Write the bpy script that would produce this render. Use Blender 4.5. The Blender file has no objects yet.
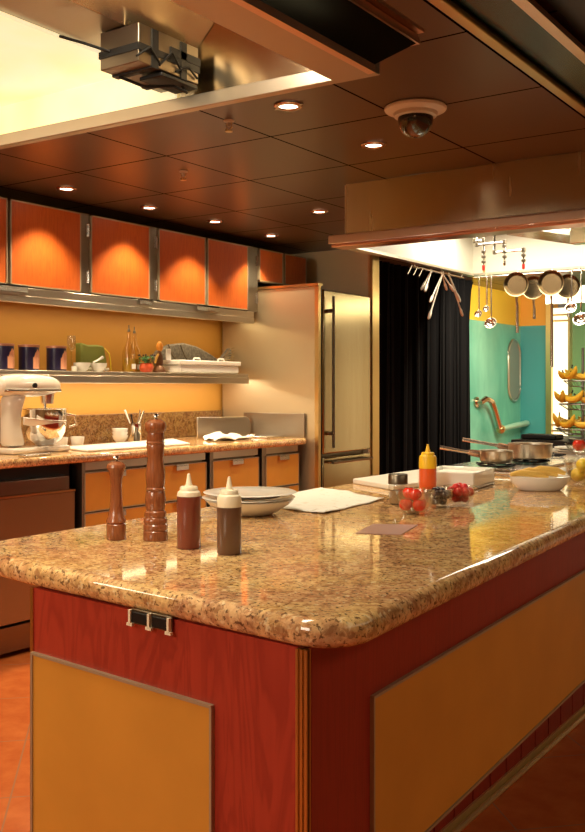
import bpy, bmesh, math, random
from mathutils import Vector, Matrix
random.seed(7)
C = bpy.context.scene
COL = C.collection
PI = math.pi

# ---------------------------------------------------------------- camera, world, light, exposure
cam_d = bpy.data.cameras.new('camera')
cam = bpy.data.objects.new('camera', cam_d); COL.objects.link(cam)
cam.location = (0, 0, 1.325)
cam.rotation_euler = (PI/2, 0, math.radians(34.71))
cam_d.sensor_fit = 'HORIZONTAL'; cam_d.sensor_width = 36
cam_d.lens = 36*950/585
cam_d.shift_y = -30/585 * 1.0
cam_d.clip_start = .05
C.camera = cam
C.view_settings.view_transform = 'Standard'
C.view_settings.look = 'None'
C.view_settings.gamma = 1
C.view_settings.use_curve_mapping = False
C.view_settings.exposure = 0.0

w = bpy.data.worlds.new('world'); C.world = w; w.use_nodes = True
w.node_tree.nodes['Background'].inputs[0].default_value = (1, .80, .60, 1)
w.node_tree.nodes['Background'].inputs[1].default_value = .16

def area(name, loc, size, power, color, rot=(0,0,0), sy=None, spread=None):
    d = bpy.data.lights.new(name, 'AREA'); d.energy = power; d.color = color
    d.shape = 'RECTANGLE'; d.size = size; d.size_y = sy or size
    if spread: d.spread = spread
    o = bpy.data.objects.new(name, d); COL.objects.link(o)
    o.location = loc; o.rotation_euler = rot
    return o
WARM = (1, .86, .64)
area('unseen_room_light', (-1.5, -1.6, 2.30), 1.1, 70, (1,.86,.66), (math.radians(42), 0, 0))
area('hood_strip_light', (-1.75, 5.2, 2.30), 1.5, 32, (1,.93,.74), (0,0,0), .5)
area('hood_strip_light', (-1.45, 1.2, 2.32), .5, 34, (1,.88,.66), (0,0,0), .8)
area('unseen_room_light', (-3.3, .2, 2.33), .9, 46, (1,.86,.64), (math.radians(58),0,math.radians(8)))  # unseen soft fill added to lift the dim aisle and back counter
area('unseen_room_light', (.6, -2.0, 2.33), 1.2, 60, (1,.84,.62), (math.radians(-35),0,0))  # unseen lamp added to brighten the wall the cooking hood reflects
area('far_room_light', (-2.4, 7.4, 2.27), 1.6, 170, (1,.9,.66), (math.radians(48),0,0), .8)
area('dining_room_light', (1.6, 2.5, 2.33), 1.4, 30, (1,.78,.5), (0,0,0), 3.5)
area('cupboard_light', (-4.15, 4.25, 1.782), .12, 4.0, (1,.76,.42), (0,0,0), 2.1)
area('shelf_light', (-4.15, 4.25, 1.375), .10, 10, (1,.84,.60), (0,0,0), 2.1)

# ---------------------------------------------------------------- materials
def mat(name, col, rough=.5, metal=0, **k):
    m = bpy.data.materials.new(name); m.use_nodes = True
    b = m.node_tree.nodes['Principled BSDF']
    b.inputs['Base Color'].default_value = (*col, 1)
    b.inputs['Roughness'].default_value = rough
    b.inputs['Metallic'].default_value = metal
    if 'trans' in k: b.inputs['Transmission Weight'].default_value = k['trans']
    if 'ior' in k: b.inputs['IOR'].default_value = k['ior']
    if 'coat' in k:
        b.inputs['Coat Weight'].default_value = k['coat']; b.inputs['Coat Roughness'].default_value = k.get('cr', .08)
    if 'emit' in k:
        b.inputs['Emission Color'].default_value = (*k.get('ecol', col), 1)
        b.inputs['Emission Strength'].default_value = k['emit']
    if 'sss' in k: b.inputs['Subsurface Weight'].default_value = k['sss']; b.inputs['Subsurface Scale'].default_value = .01
    return m
def nodes(m): return m.node_tree.nodes, m.node_tree.links, m.node_tree.nodes['Principled BSDF']
def coords(m, scale=(1,1,1), rot=(0,0,0), kind='Object'):
    n, l, b = nodes(m)
    t = n.new('ShaderNodeTexCoord'); mp = n.new('ShaderNodeMapping')
    l.new(t.outputs[kind], mp.inputs[0]); mp.inputs['Scale'].default_value = scale; mp.inputs['Rotation'].default_value = rot
    return mp.outputs[0]
def noise(m, vec, scale, detail=4, rough=.5, dist=0):
    n, l, b = nodes(m); t = n.new('ShaderNodeTexNoise'); l.new(vec, t.inputs['Vector'])
    t.inputs['Scale'].default_value = scale; t.inputs['Detail'].default_value = detail
    t.inputs['Roughness'].default_value = rough; t.inputs['Distortion'].default_value = dist
    return t.outputs['Fac']
def ramp(m, fac, stops, interp='LINEAR'):
    n, l, b = nodes(m); r = n.new('ShaderNodeValToRGB'); l.new(fac, r.inputs[0]); cr = r.color_ramp; cr.interpolation = interp
    while len(cr.elements) < len(stops): cr.elements.new(.5)
    for e, (p, c) in zip(cr.elements, stops): e.position = p; e.color = (*c, 1)
    return r.outputs[0]
def mixc(m, fac, a, b_, mode='MIX'):
    n, l, b = nodes(m); x = n.new('ShaderNodeMix'); x.data_type = 'RGBA'; x.blend_type = mode
    for s, v in ((0, fac), (6, a), (7, b_)):
        if hasattr(v, 'is_linked') or hasattr(v, 'links'): l.new(v, x.inputs[s])
        elif isinstance(v, (int, float)): x.inputs[s].default_value = v
        else: x.inputs[s].default_value = (*v, 1)
    return x.outputs[2]
def setcol(m, out): n, l, b = nodes(m); l.new(out, b.inputs['Base Color'])
def bump(m, fac, strength=.2, dist=.002):
    n, l, b = nodes(m); x = n.new('ShaderNodeBump'); l.new(fac, x.inputs['Height'])
    x.inputs['Strength'].default_value = strength; x.inputs['Distance'].default_value = dist
    l.new(x.outputs[0], b.inputs['Normal'])
def math_(m, op, a, b_=None):
    n, l, b = nodes(m); x = n.new('ShaderNodeMath'); x.operation = op
    for i, v in enumerate((a, b_)):
        if v is None: continue
        if isinstance(v, (int, float)): x.inputs[i].default_value = v
        else: l.new(v, x.inputs[i])
    return x.outputs[0]

def granite(name='granite', dark=None):
    m = mat(name, (.6,.4,.25), .055)
    nodes(m)[2].inputs['Specular IOR Level'].default_value = .5
    v = coords(m)
    n1 = noise(m, v, 62, 6, .66, .4)
    n2 = noise(m, v, 24, 5, .65, .8)
    n3 = noise(m, v, 125, 3, .6)
    n4 = noise(m, v, 7, 3, .55, .6)
    base = ramp(m, n1, [(.36,(.20,.075,.030)), (.44,(.48,.22,.085)), (.52,(.74,.43,.18)), (.62,(.90,.66,.32))])
    gold = ramp(m, n2, [(.40,(.26,.10,.035)), (.47,(.58,.29,.11)), (.56,(.84,.56,.24))])
    c = mixc(m, .55, base, gold)
    pink = ramp(m, n4, [(.42,(.66,.33,.20)), (.60,(.88,.64,.24))])
    c = mixc(m, .28, c, pink)
    dk = ramp(m, n3, [(.38,(.85,.85,.85)), (.44,(0,0,0))])
    c = mixc(m, dk, c, (.10,.04,.018))
    bl = ramp(m, noise(m, v, 38, 4, .6, 1.2), [(.37,(.75,.75,.75)), (.46,(0,0,0))])
    c = mixc(m, bl, c, (.34,.15,.06))
    lt = ramp(m, noise(m, v, 75, 2, .5, .5), [(.60,(0,0,0)), (.70,(.6,.6,.6))])
    c = mixc(m, lt, c, (.95,.78,.46))
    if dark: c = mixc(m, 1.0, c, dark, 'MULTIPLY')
    setcol(m, c); return m
def wood(name, a, b_, vert=(1,1,.12), scale=18, rough=.35, dist=1.5, coat=.0):
    m = mat(name, a, rough, coat=coat)
    v = coords(m, vert)
    n1 = noise(m, v, scale, 3, .55, dist)
    n, l, b = nodes(m)
    wv = math_(m, 'FRACT', math_(m, 'MULTIPLY', n1, 7.0))
    c = ramp(m, wv, [(0,b_), (.45,a), (.8,a), (1,b_)])
    f = noise(m, coords(m, (vert[0]*3, vert[1]*3, vert[2])), scale*4, 2, .5)
    c = mixc(m, math_(m, 'MULTIPLY', f, .5), c, b_)
    setcol(m, c); return m
def brushed(name, col, rough=.3, axis=(1,1,60), amt=.10, metal=1.0):
    m = mat(name, col, rough, metal)
    f = noise(m, coords(m, axis), 6, 3, .6)
    n, l, b = nodes(m)
    r = math_(m, 'ADD', math_(m, 'MULTIPLY', f, amt), rough-amt*.5)
    l.new(r, b.inputs['Roughness'])
    setcol(m, mixc(m, f, tuple(x*.93 for x in col), tuple(min(1,x*1.05) for x in col)))
    return m
M = {}
M['granite'] = granite()
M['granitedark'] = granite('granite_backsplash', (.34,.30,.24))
M['redwood'] = wood('red_stained_wood', (.42,.040,.018), (.31,.024,.011), (1.2,1.2,.16), 9, .42)
M['redside'] = wood('red_stained_wood_side', (.34,.028,.014), (.27,.020,.010), (2,2,.10), 14, .42)
M['orangewood'] = wood('orange_cherry_wood', (.60,.135,.020), (.50,.095,.014), (2,2,.10), 16, .38)
M['amberpanel'] = mat('amber_laminate', (.62,.26,.035), .42)
setcol(M['amberpanel'], ramp(M['amberpanel'], noise(M['amberpanel'], coords(M['amberpanel']), 5, 4), [(.3,(.60,.265,.034)), (.7,(.68,.305,.040))]))
M['amberwall'] = mat('amber_wall', (.56,.275,.045), .5)
M['steel'] = brushed('brushed_steel', (.66,.60,.50), .30)
M['steelh'] = brushed('brushed_steel_horizontal', (.62,.55,.45), .32, (1,.3,8))
M['steelhood'] = brushed('brushed_hood_steel', (.62,.50,.33), .26, (3,3,.2))
for _k, _m in (('steelhood', .8),):
    _b = nodes(M[_k])[2]; _b.inputs['Anisotropic'].default_value = _m; _b.inputs['Anisotropic Rotation'].default_value = .25
M['steelbright'] = brushed('bright_steel', (.80,.77,.70), .22)
M['steeldark'] = brushed('dark_steel', (.22,.18,.13), .34)
M['steelside'] = mat('satin_steel_panel', (.56,.47,.31), .42, .8)
M['chrome'] = mat('chrome', (.85,.83,.80), .08, 1)
M['fridge'] = brushed('fridge_steel', (.42,.34,.20), .20, (.3,4,.2))
M['brass'] = mat('brass_trim', (.62,.45,.20), .28, 1)
M['lip'] = mat('copper_toned_steel', (.72,.50,.36), .30, 1)
M['bandsteel'] = brushed('tan_steel', (.46,.39,.30), .33, (1,30,1))
M['cream'] = mat('cream_metal', (.80,.76,.62), .4)
M['tanwall'] = mat('tan_wall', (.80,.64,.40), .6)
M['frame'] = mat('pale_metal_edging', (.46,.37,.24), .45, .5)
M['goldrail'] = mat('gold_rail', (.85,.68,.34), .35, .8)
M['black'] = mat('black_gap', (.006,.005,.005), .5)
M['blackplastic'] = mat('black_plastic', (.010,.009,.008), .45)
nodes(M['blackplastic'])[2].inputs['Specular IOR Level'].default_value = .25
M['white'] = mat('white_porcelain', (.82,.80,.74), .2, coat=.4)
M['whiteplastic'] = mat('white_board_plastic', (.80,.76,.68), .35)
M['cloth'] = mat('white_cloth', (.82,.80,.72), .9)
M['mill'] = wood('walnut_wood', (.33,.105,.036), (.24,.068,.024), (1,1,.2), 20, .25, coat=.5)
def thinglass(name, tint=(1,1,1), rough=.02, f=.10):
    m = bpy.data.materials.new(name); m.use_nodes = True
    n = m.node_tree.nodes; l = m.node_tree.links; n.clear()
    o = n.new('ShaderNodeOutputMaterial'); t = n.new('ShaderNodeBsdfTransparent'); g = n.new('ShaderNodeBsdfGlossy'); x = n.new('ShaderNodeMixShader')
    lw = n.new('ShaderNodeLayerWeight'); lw.inputs[0].default_value = .35
    mm = n.new('ShaderNodeMath'); mm.operation = 'MULTIPLY_ADD'; l.new(lw.outputs['Facing'], mm.inputs[0]); mm.inputs[1].default_value = .36; mm.inputs[2].default_value = f*.4
    t.inputs[0].default_value = (*tint, 1); g.inputs['Roughness'].default_value = rough
    l.new(mm.outputs[0], x.inputs[0]); l.new(t.outputs[0], x.inputs[1]); l.new(g.outputs[0], x.inputs[2]); l.new(x.outputs[0], o.inputs[0])
    return m
M['glass'] = thinglass('clear_glass', (.95,.95,.92))
M['oilglass'] = thinglass('oil_bottle_glass', (.96,.90,.70))
M['curtain'] = mat('black_velvet', (.004,.0035,.004), 1.0)
nodes(M['curtain'])[2].inputs['Specular IOR Level'].default_value = .15
M['teal'] = mat('teal_plaster', (.12,.50,.38), .35)
setcol(M['teal'], ramp(M['teal'], noise(M['teal'], coords(M['teal'], (1,1,.6)), 3, 4, .5, .5), [(.35,(.09,.42,.30)), (.65,(.20,.60,.44))]))
M['tealblue'] = mat('teal_blue_wall', (.05,.27,.27), .35)
M['yellow'] = mat('yellow_wall', (.95,.62,.05), .45)
M['orange'] = mat('orange_wall', (.75,.33,.035), .45)
M['green'] = mat('green_wall', (.12,.27,.10), .4)
M['goldwall'] = mat('gold_wall', (.42,.28,.12), .45)
M['pansteel'] = mat('pan_steel', (.26,.20,.12), .24, 1)
M['tongsteel'] = mat('tong_steel', (.60,.52,.42), .45, .8)
M['litpanel'] = mat('lit_cream_panel', (.9,.82,.6), .5, emit=1.25, ecol=(1,.86,.56))
pm = M['diffuser'] = mat('glowing_hood_panel', (.8,.7,.4), .6, emit=.88)
_c = ramp(pm, noise(pm, coords(pm), 2.6, 3, .5, .3), [(.30,(.90,.70,.24)), (.5,(.93,.80,.42)), (.68,(.94,.84,.56))])
pm.node_tree.links.new(_c, nodes(pm)[2].inputs['Emission Color'])
M['lamp'] = mat('downlight_lens', (1,.9,.7), .3, emit=9, ecol=(1,.86,.62))
M['copperring'] = mat('downlight_ring', (.62,.42,.30), .25, 1)
M['navy'] = mat('navy_tin', (.018,.014,.06), .3)
M['pinklabel'] = mat('salmon_label', (.72,.32,.18), .6)
M['tinlid'] = mat('tin_lid', (.50,.22,.14), .4, .3)
M['greencloth'] = mat('olive_green_bag', (.22,.25,.05), .7)
M['terracotta'] = mat('red_glazed_pot', (.60,.09,.03), .3)
M['leaf'] = mat('green_leaf', (.04,.16,.03), .6)
M['bottlecream'] = mat('clear_squeeze_plastic', (.92,.80,.58), .35, coat=.3)
M['brownsauce'] = mat('dark_red_sauce', (.22,.045,.025), .3, coat=.4)
M['darksauce'] = mat('dark_brown_sauce', (.13,.060,.035), .3, coat=.4)
M['ketchup'] = mat('orange_red_ketchup', (.75,.10,.015), .3, coat=.4)
M['yellowcap'] = mat('yellow_plastic', (.90,.55,.02), .35)
M['tomato'] = mat('tomato_skin', (.75,.035,.012), .2, coat=.5)
M['berry'] = mat('red_berry', (.60,.015,.012), .35)
M['olive'] = mat('dark_olive', (.025,.012,.014), .25)
M['banana'] = mat('banana_peel', (.85,.52,.04), .45)
M['lemon'] = mat('lemon_peel', (.85,.62,.04), .4)
M['bread'] = mat('golden_bread', (.80,.50,.11), .6)
M['mauve'] = mat('mauve_sheet', (.42,.22,.17), .35)
M['mixerwhite'] = mat('cream_enamel', (.84,.76,.64), .15, coat=.6)
M['redcap'] = mat('red_cap', (.6,.03,.02), .4)
M['wicker'] = mat('grey_wire', (.30,.28,.26), .35, .8)
M['smoked'] = mat('smoked_dome', (.02,.018,.016), .05, coat=1)
M['pinkwhite'] = mat('beige_plastic', (.56,.47,.37), .4)
M['platesteel'] = brushed('dull_steel', (.36,.31,.25), .35, (1,.3,8))
def tiles_mat():
    m = mat('terracotta_floor_tile', (.55,.13,.03), .22)
    v = coords(m)
    n, l, b = nodes(m)
    s = n.new('ShaderNodeSeparateXYZ'); l.new(v, s.inputs[0])
    r = []
    for sg, off in ((-1, 3.173), (1, -.347)):
        q = math_(m, 'ADD', s.outputs['Y'], math_(m, 'MULTIPLY', s.outputs['X'], sg))
        q = math_(m, 'DIVIDE', math_(m, 'SUBTRACT', math_(m, 'MULTIPLY', q, .70711), off), .504)
        f = math_(m, 'FRACT', math_(m, 'ADD', q, 50.5))
        d = math_(m, 'ABSOLUTE', math_(m, 'SUBTRACT', f, .5))
        r.append(d)
    e = math_(m, 'LESS_THAN', math_(m, 'MINIMUM', r[0], r[1]), .006)
    nz = noise(m, v, 9, 4, .6)
    c = ramp(m, nz, [(.3,(.50,.105,.022)), (.7,(.64,.17,.04))])
    c = mixc(m, e, c, (.40,.17,.08))
    setcol(m, c); return m
M['tile'] = tiles_mat()
def ceil_mat():
    m = mat('brown_ceiling_panel', (.06,.025,.014), .30, .0)
    v = coords(m); n, l, b = nodes(m)
    s = n.new('ShaderNodeSeparateXYZ'); l.new(v, s.inputs[0])
    r = []
    for o, off, p in (('X', -1.74, .58), ('Y', 2.57, .62)):
        f = math_(m, 'FRACT', math_(m, 'ADD', math_(m, 'DIVIDE', math_(m, 'SUBTRACT', s.outputs[o], off), p), 50.5))
        r.append(math_(m, 'ABSOLUTE', math_(m, 'SUBTRACT', f, .5)))
    e = math_(m, 'LESS_THAN', math_(m, 'MINIMUM', r[0], r[1]), .0075)
    c = mixc(m, e, (.085,.046,.026), (.002,.0015,.0015))
    setcol(m, c)
    l.new(math_(m, 'MULTIPLY', math_(m, 'SUBTRACT', 1.0, e), .5), b.inputs['Specular IOR Level'])
    return m
M['ceiling'] = ceil_mat()

# ---------------------------------------------------------------- mesh helpers
def rotm(rx=0, ry=0, rz=0):
    return Matrix.Rotation(rz, 3, 'Z') @ Matrix.Rotation(ry, 3, 'Y') @ Matrix.Rotation(rx, 3, 'X')
class MB:
    def __init__(s): s.bm = bmesh.new()
    def box(s, x0, x1, y0, y1, z0, z1):
        v = [s.bm.verts.new((x, y, z)) for x in (x0, x1) for y in (y0, y1) for z in (z0, z1)]
        for f in ((0,1,3,2), (4,6,7,5), (0,4,5,1), (2,3,7,6), (0,2,6,4), (1,5,7,3)):
            s.bm.faces.new([v[i] for i in f])
        return s
    def rbox(s, c, size, R=None):
        hx, hy, hz = (q/2 for q in size); R = R or Matrix.Identity(3); c = Vector(c)
        v = [s.bm.verts.new(c + R @ Vector((x, y, z))) for x in (-hx, hx) for y in (-hy, hy) for z in (-hz, hz)]
        for f in ((0,1,3,2), (4,6,7,5), (0,4,5,1), (2,3,7,6), (0,2,6,4), (1,5,7,3)):
            s.bm.faces.new([v[i] for i in f])
        return s
    def prism(s, pts, z0, z1):
        a = [s.bm.verts.new((x, y, z0)) for x, y in pts]; b = [s.bm.verts.new((x, y, z1)) for x, y in pts]
        s.bm.faces.new(a[::-1]); s.bm.faces.new(b)
        n = len(pts)
        for i in range(n): s.bm.faces.new([a[i], a[(i+1) % n], b[(i+1) % n], b[i]])
        return s
    def prism3(s, pts, d):
        a = [s.bm.verts.new(Vector(p)) for p in pts]; b = [s.bm.verts.new(Vector(p)+Vector(d)) for p in pts]
        s.bm.faces.new(a[::-1]); s.bm.faces.new(b); n = len(pts)
        for i in range(n): s.bm.faces.new([a[i], a[(i+1) % n], b[(i+1) % n], b[i]])
        return s
    def lathe(s, prof, c=(0,0,0), n=24, R=None, sx=1, sy=1):
        R = R or Matrix.Identity(3); c = Vector(c); rings = []
        for r, z in prof:
            if r < 1e-5: rings.append([s.bm.verts.new(c + R @ Vector((0, 0, z)))])
            else: rings.append([s.bm.verts.new(c + R @ Vector((r*sx*math.cos(2*PI*i/n), r*sy*math.sin(2*PI*i/n), z))) for i in range(n)])
        for a, b in zip(rings, rings[1:]):
            for i in range(n):
                j = (i+1) % n
                if len(a) == 1 and len(b) == 1: continue
                if len(a) == 1: s.bm.faces.new([a[0], b[j], b[i]])
                elif len(b) == 1: s.bm.faces.new([a[i], a[j], b[0]])
                else: s.bm.faces.new([a[i], a[j], b[j], b[i]])
        return s
    def tube(s, pts, r, n=10, closed=False):
        pts = [Vector(p) for p in pts]; rings = []; up = Vector((0,0,1))
        rr = r if isinstance(r, (list, tuple)) else [r]*len(pts)
        for i, p in enumerate(pts):
            if closed: t = pts[(i+1) % len(pts)] - pts[i-1]
            else: t = (pts[min(i+1, len(pts)-1)] - pts[max(i-1, 0)])
            t.normalize()
            a = t.cross(up)
            if a.length < .05: a = t.cross(Vector((0,1,0)))
            a.normalize(); b = a.cross(t)
            rings.append([s.bm.verts.new(p + (a*math.cos(2*PI*k/n) + b*math.sin(2*PI*k/n))*rr[i]) for k in range(n)])
        m = len(rings)
        for i in range(m if closed else m-1):
            A, B = rings[i], rings[(i+1) % m]
            for k in range(n): s.bm.faces.new([A[k], A[(k+1) % n], B[(k+1) % n], B[k]])
        if not closed: s.bm.faces.new(rings[0][::-1]); s.bm.faces.new(rings[-1])
        return s
    def ring(s, c, r, t, n=28, R=None, sx=1, sy=1):
        R = R or Matrix.Identity(3)
        return s.tube([Vector(c) + R @ Vector((r*sx*math.cos(2*PI*i/n), r*sy*math.sin(2*PI*i/n), 0)) for i in range(n)], t, 8, True)
    def ball(s, c, r, R=None, n=16, sz=1, sx=1, sy=1):
        k = 8
        return s.lathe([(r*math.sin(PI*i/k) if 0 < i < k else 0, -r*sz*math.cos(PI*i/k)) for i in range(k+1)], c, n, R, sx, sy)
    def build(s, name, m, parent=None, smooth=True, bevel=0, seg=2, loc=None, solid=0, sub=0, rot=None):
        bm = s.bm
        bmesh.ops.recalc_face_normals(bm, faces=bm.faces[:])
        me = bpy.data.meshes.new(name); bm.to_mesh(me); bm.free()
        me.materials.append(m if not isinstance(m, str) else M[m])
        o = bpy.data.objects.new(name, me); COL.objects.link(o)
        if smooth:
            me.shade_smooth(); me.set_sharp_from_angle(angle=math.radians(35))
        if solid:
            q = o.modifiers.new('solid', 'SOLIDIFY'); q.thickness = solid; q.offset = 0
        if bevel:
            q = o.modifiers.new('bevel', 'BEVEL'); q.width = bevel; q.segments = seg; q.limit_method = 'ANGLE'
        if sub:
            q = o.modifiers.new('sub', 'SUBSURF'); q.levels = sub; q.render_levels = sub
        if parent: o.parent = parent
        if loc: o.location = loc
        if rot: o.rotation_euler = rot
        return o
def tag(o, label, cat, group=None, kind=None):
    o['label'] = label; o['category'] = cat
    if group: o['group'] = group
    if kind: o['kind'] = kind
    return o
def thing(name, label, cat, loc=(0,0,0), rz=0, group=None):
    o = bpy.data.objects.new(name, None); COL.objects.link(o); o.location = loc; o.rotation_euler = (0,0,rz)
    o.empty_display_size = .05
    return tag(o, label, cat, group)
def struct(name, mb, m, **k):
    o = mb.build(name, m, **k); o['kind'] = 'structure'; return o
def dup(root, loc, rz=None, label=None, group=None):
    r = root.copy(); COL.objects.link(r); r.location = loc
    if rz is not None: r.rotation_euler = (0, 0, rz)
    if label: r['label'] = label
    if group: r['group'] = group
    def rec(a, b):
        for ch in list(a.children):
            c = ch.copy(); COL.objects.link(c); c.parent = b; c.matrix_parent_inverse = ch.matrix_parent_inverse.copy(); rec(ch, c)
    rec(root, r)
    return r
# ================================================================ THE SETTING
struct('floor', MB().box(-4.6, 4.0, -3.6, 10.2, -.05, 0), 'tile', smooth=False)
struct('ceiling', MB().box(-4.6, 4.0, -3.6, 6.3, 2.36, 2.42), 'ceiling', smooth=False)
struct('ceiling_far', MB().box(-3.95, 4.0, 6.3, 9.8, 2.28, 2.42), 'ceiling', smooth=False)
struct('wall_left', MB().box(-4.47, -4.35, -3.6, 6.25, 0, 2.36), 'amberwall', smooth=False)
struct('wall_partition', MB().box(-4.349, -3.56, 6.13, 6.25, 0, 2.36), 'tanwall', smooth=False)
struct('trim_1', MB().box(-3.56, -3.535, 6.15, 6.25, 0, 2.30), 'brass')
struct('wall_alcove', MB().box(-3.82, -3.70, 6.25, 9.65, 0, 1.95), 'teal', smooth=False)
struct('wall_alcove_upper', MB().box(-3.82, -3.70, 6.25, 9.65, 1.95, 2.42), 'yellow', smooth=False)
struct('wall_far', MB().box(-3.70, -3.34, 9.53, 9.65, 0, 1.95), 'tealblue', smooth=False)
struct('wall_far_upper', MB().box(-3.70, -3.34, 9.53, 9.65, 1.95, 2.42), 'orange', smooth=False)
struct('wall_far_right', MB().box(-3.17, -2.75, 9.53, 9.65, 0, 2.42), 'green', smooth=False)
struct('wall_far_gold', MB().box(-2.75, 4.0, 9.53, 9.65, 0, 2.42), 'goldwall', smooth=False)
struct('wall_right', MB().box(4.0, 4.1, -3.6, 9.65, 0, 2.42), 'goldwall', smooth=False)
struct('wall_behind', MB().box(-4.6, 4.0, -3.7, -3.6, 0, 2.42), 'goldwall', smooth=False)
struct('trim_2', MB().box(-3.40, -3.34, 9.45, 9.53, 0, 2.28), 'brass')
struct('trim_3', MB().box(-3.17, -3.15, 9.45, 9.53, 0, 2.28), 'brass')
struct('trim_4', MB().box(-2.86, 1.2, 7.95, 8.05, 2.03, 2.17), 'cream')
lp = tag(MB().box(-3.34, -3.17, 9.50, 9.56, .3, 2.12).build('light_panel', 'litpanel'), 'tall narrow glowing cream wall panel beside the gold strip at the far end', 'light')
for z in (.86, .92, 1.98, 2.04): MB().box(-3.34, -3.17, 9.485, 9.50, z, z+.018).build('crossbar', 'brass', lp)
streak_panel = tag(MB().box(-1.45, -1.15, 9.50, 9.529, .3, 2.12).build('light_panel', 'litpanel'), 'wide glowing cream panel added beyond the right edge for the refrigerator door to reflect', 'light')  # unseen panel added to give the refrigerator door a bright streak
# capsule window
pts = []
for i in range(24):
    a = 2*PI*i/24; pts.append((-3.695, 9.33+.16*math.cos(a), (1.64 if math.sin(a) > 0 else 1.33)+.16*math.sin(a)))
cw = thing('porthole_panel', 'tall grey rounded glass panel set in the teal wall', 'wall panel', (-3.70, 9.33, 1.17))
f_ = MB().prism3([(0.001, p[1]-9.33, p[2]-1.17) for p in pts], (.012, 0, 0)).build('pane', mat('grey_glazing', (.26,.30,.24), .35, .2), cw)
MB().tube([(.012, p[1]-9.33, p[2]-1.17) for p in pts], .012, 8, True).build('rim', 'steel', cw)
# articulated arm on teal wall
t = thing('pot_filler_tap', 'jointed copper tap with painted teal reflection reaching out along the teal wall', 'tap', (-3.70, 8.386, 1.173))
MB().lathe([(0,0),(.05,0),(.05,.02),(0,.02)], (0,0,0), 16, rotm(0, PI/2, 0)).build('flange', 'copperring', t)
MB().tube([(.01,0,0), (.06,.0,.0), (.08,.06,.03), (.08,.13,.02), (.08,.20,0)], [.024,.026,.028,.026,.028], 12).build('elbow', 'copperring', t)
MB().tube([(.08,.20,0), (.08,.28,-.08), (.08,.40,-.26)], [.030,.026,.026], 12).build('upper_pipe', 'copperring', t)
MB().ball((.08,.42,-.27), .046).build('joint', 'brass', t)
MB().tube([(.08,.42,-.27), (.08,.75,-.25), (.08,1.10,-.235), (.08,1.13,-.235)], [.024,.028,.032,.028], 12).build('lower_pipe', mat('teal_reflection_pipe', (.35,.62,.45), .3), t)  # reflection of the teal wall put into the pipe's colour

# curtain
def curtain():
    mb = MB(); bm = mb.bm; n = 150; rows = [0.02, .6, 1.2, 1.9, 2.2, 2.30]
    g = []
    for j, z in enumerate(rows):
        r = []
        for i in range(n+1):
            u = i/n; y = 6.33 + (8.02-6.33)*u + .012*math.sin(i*1.7)*(1 if z < 2 else .4)
            if z > 2.1: y += .10*(u > .9)*(u-.9)*10*(z-2.1)/.2
            x = -3.60 + .032*math.sin(u*PI*2*17 + .6*math.sin(u*9)) + .010*math.sin(u*71+z)
            r.append(bm.verts.new((x, y, z)))
        g.append(r)
    for j in range(len(rows)-1):
        for i in range(n): bm.faces.new([g[j][i], g[j][i+1], g[j+1][i+1], g[j+1][i]])
    o = mb.build('curtain', 'curtain', solid=.008); return o
cu = tag(curtain(), 'floor-length black velvet curtain hanging in folds beside the refrigerator', 'curtain')
MB().tube([(-3.60, 6.3, 2.31), (-3.60, 8.2, 2.31)], .012).build('curtain_rail', 'steeldark', cu)

# ================================================================ UPPER CABINETS
def upper_cabinet(y0, y1, z0, z1, label, hl, mm='orangewood', grp='wall cabinets above the shelf'):
    t = thing('wall_cabinet', label, 'cabinet', (-4.35, y0, z0), 0, grp)
    X = .35; w = y1-y0; h = z1-z0
    MB().box(.002, X-.020, 0, w, 0, h).build('carcass', 'steeldark', t)
    d = MB().box(X-.018, X, .012, w-.012, .012, h-.010).build('door', mm, t)
    fr = MB(); b = .008
    fr.box(X-.016, X+.004, .004, .004+b, .004, h-.004).box(X-.016, X+.004, w-.004-b, w-.004, .004, h-.004)
    fr.box(X-.016, X+.004, .004, w-.004, .004, .004+b).box(X-.016, X+.004, .004, w-.004, h-.004-b, h-.004)
    fr.build('door_frame', 'frame', d)
    if hl:
        hx = .05 if hl < 0 else w-.05
        MB().box(X, X+.018, hx-.055, hx+.055, -.004, .006).box(X+.012, X+.018, hx-.055, hx+.055, -.03, .004).build('handle', 'steelbright', d)
    return t
Z0, Z1 = 1.845, 2.297
nm = [('orange wood wall cabinet door cut off by the left edge', 2.70, 3.195, 1),
      ('first full orange wood wall cabinet from the left', 3.205, 3.70, -1),
      ('second full orange wood wall cabinet from the left, hinges on its left', 3.765, 4.255, 1),
      ('third full orange wood wall cabinet from the left, above the glass bottles', 4.325, 4.78, 1),
      ('fourth full orange wood wall cabinet from the left, next to the refrigerator', 4.792, 5.235, -1)]
for lb, a, b, hl in nm: upper_cabinet(a, b, Z0, Z1, lb, hl)
upper_cabinet(5.36, 5.655, 2.06, 2.297, 'small dark orange cabinet above the refrigerator, nearer of the pair', 0, grp='cabinets above the refrigerator')
upper_cabinet(5.668, 5.96, 2.06, 2.297, 'small dark orange cabinet above the refrigerator, farther of the pair', 0, grp='cabinets above the refrigerator')
for y0, y1, nl in ((3.702, 3.763, 'nearest the left edge'), (4.257, 4.323, 'above the green bag'), (5.24, 5.355, 'beside the refrigerator')):
    o = tag(MB().box(-4.348, -4.008, y0, y1, Z0, Z1).build('cabinet_post', 'platesteel'), 'narrow steel post with hinges between wall cabinets, '+nl, 'post', 'posts between the wall cabinets')
    for z in (Z0+.06, Z1-.13):
        h_ = MB(); h_.tube([(-4.0, y1-.012, z), (-4.0, y1-.012, z+.07)], .007).box(-4.008, -4.002, y1-.028, y1-.004, z, z+.07)
        h_.build('hinge', 'steelbright', o)
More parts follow.
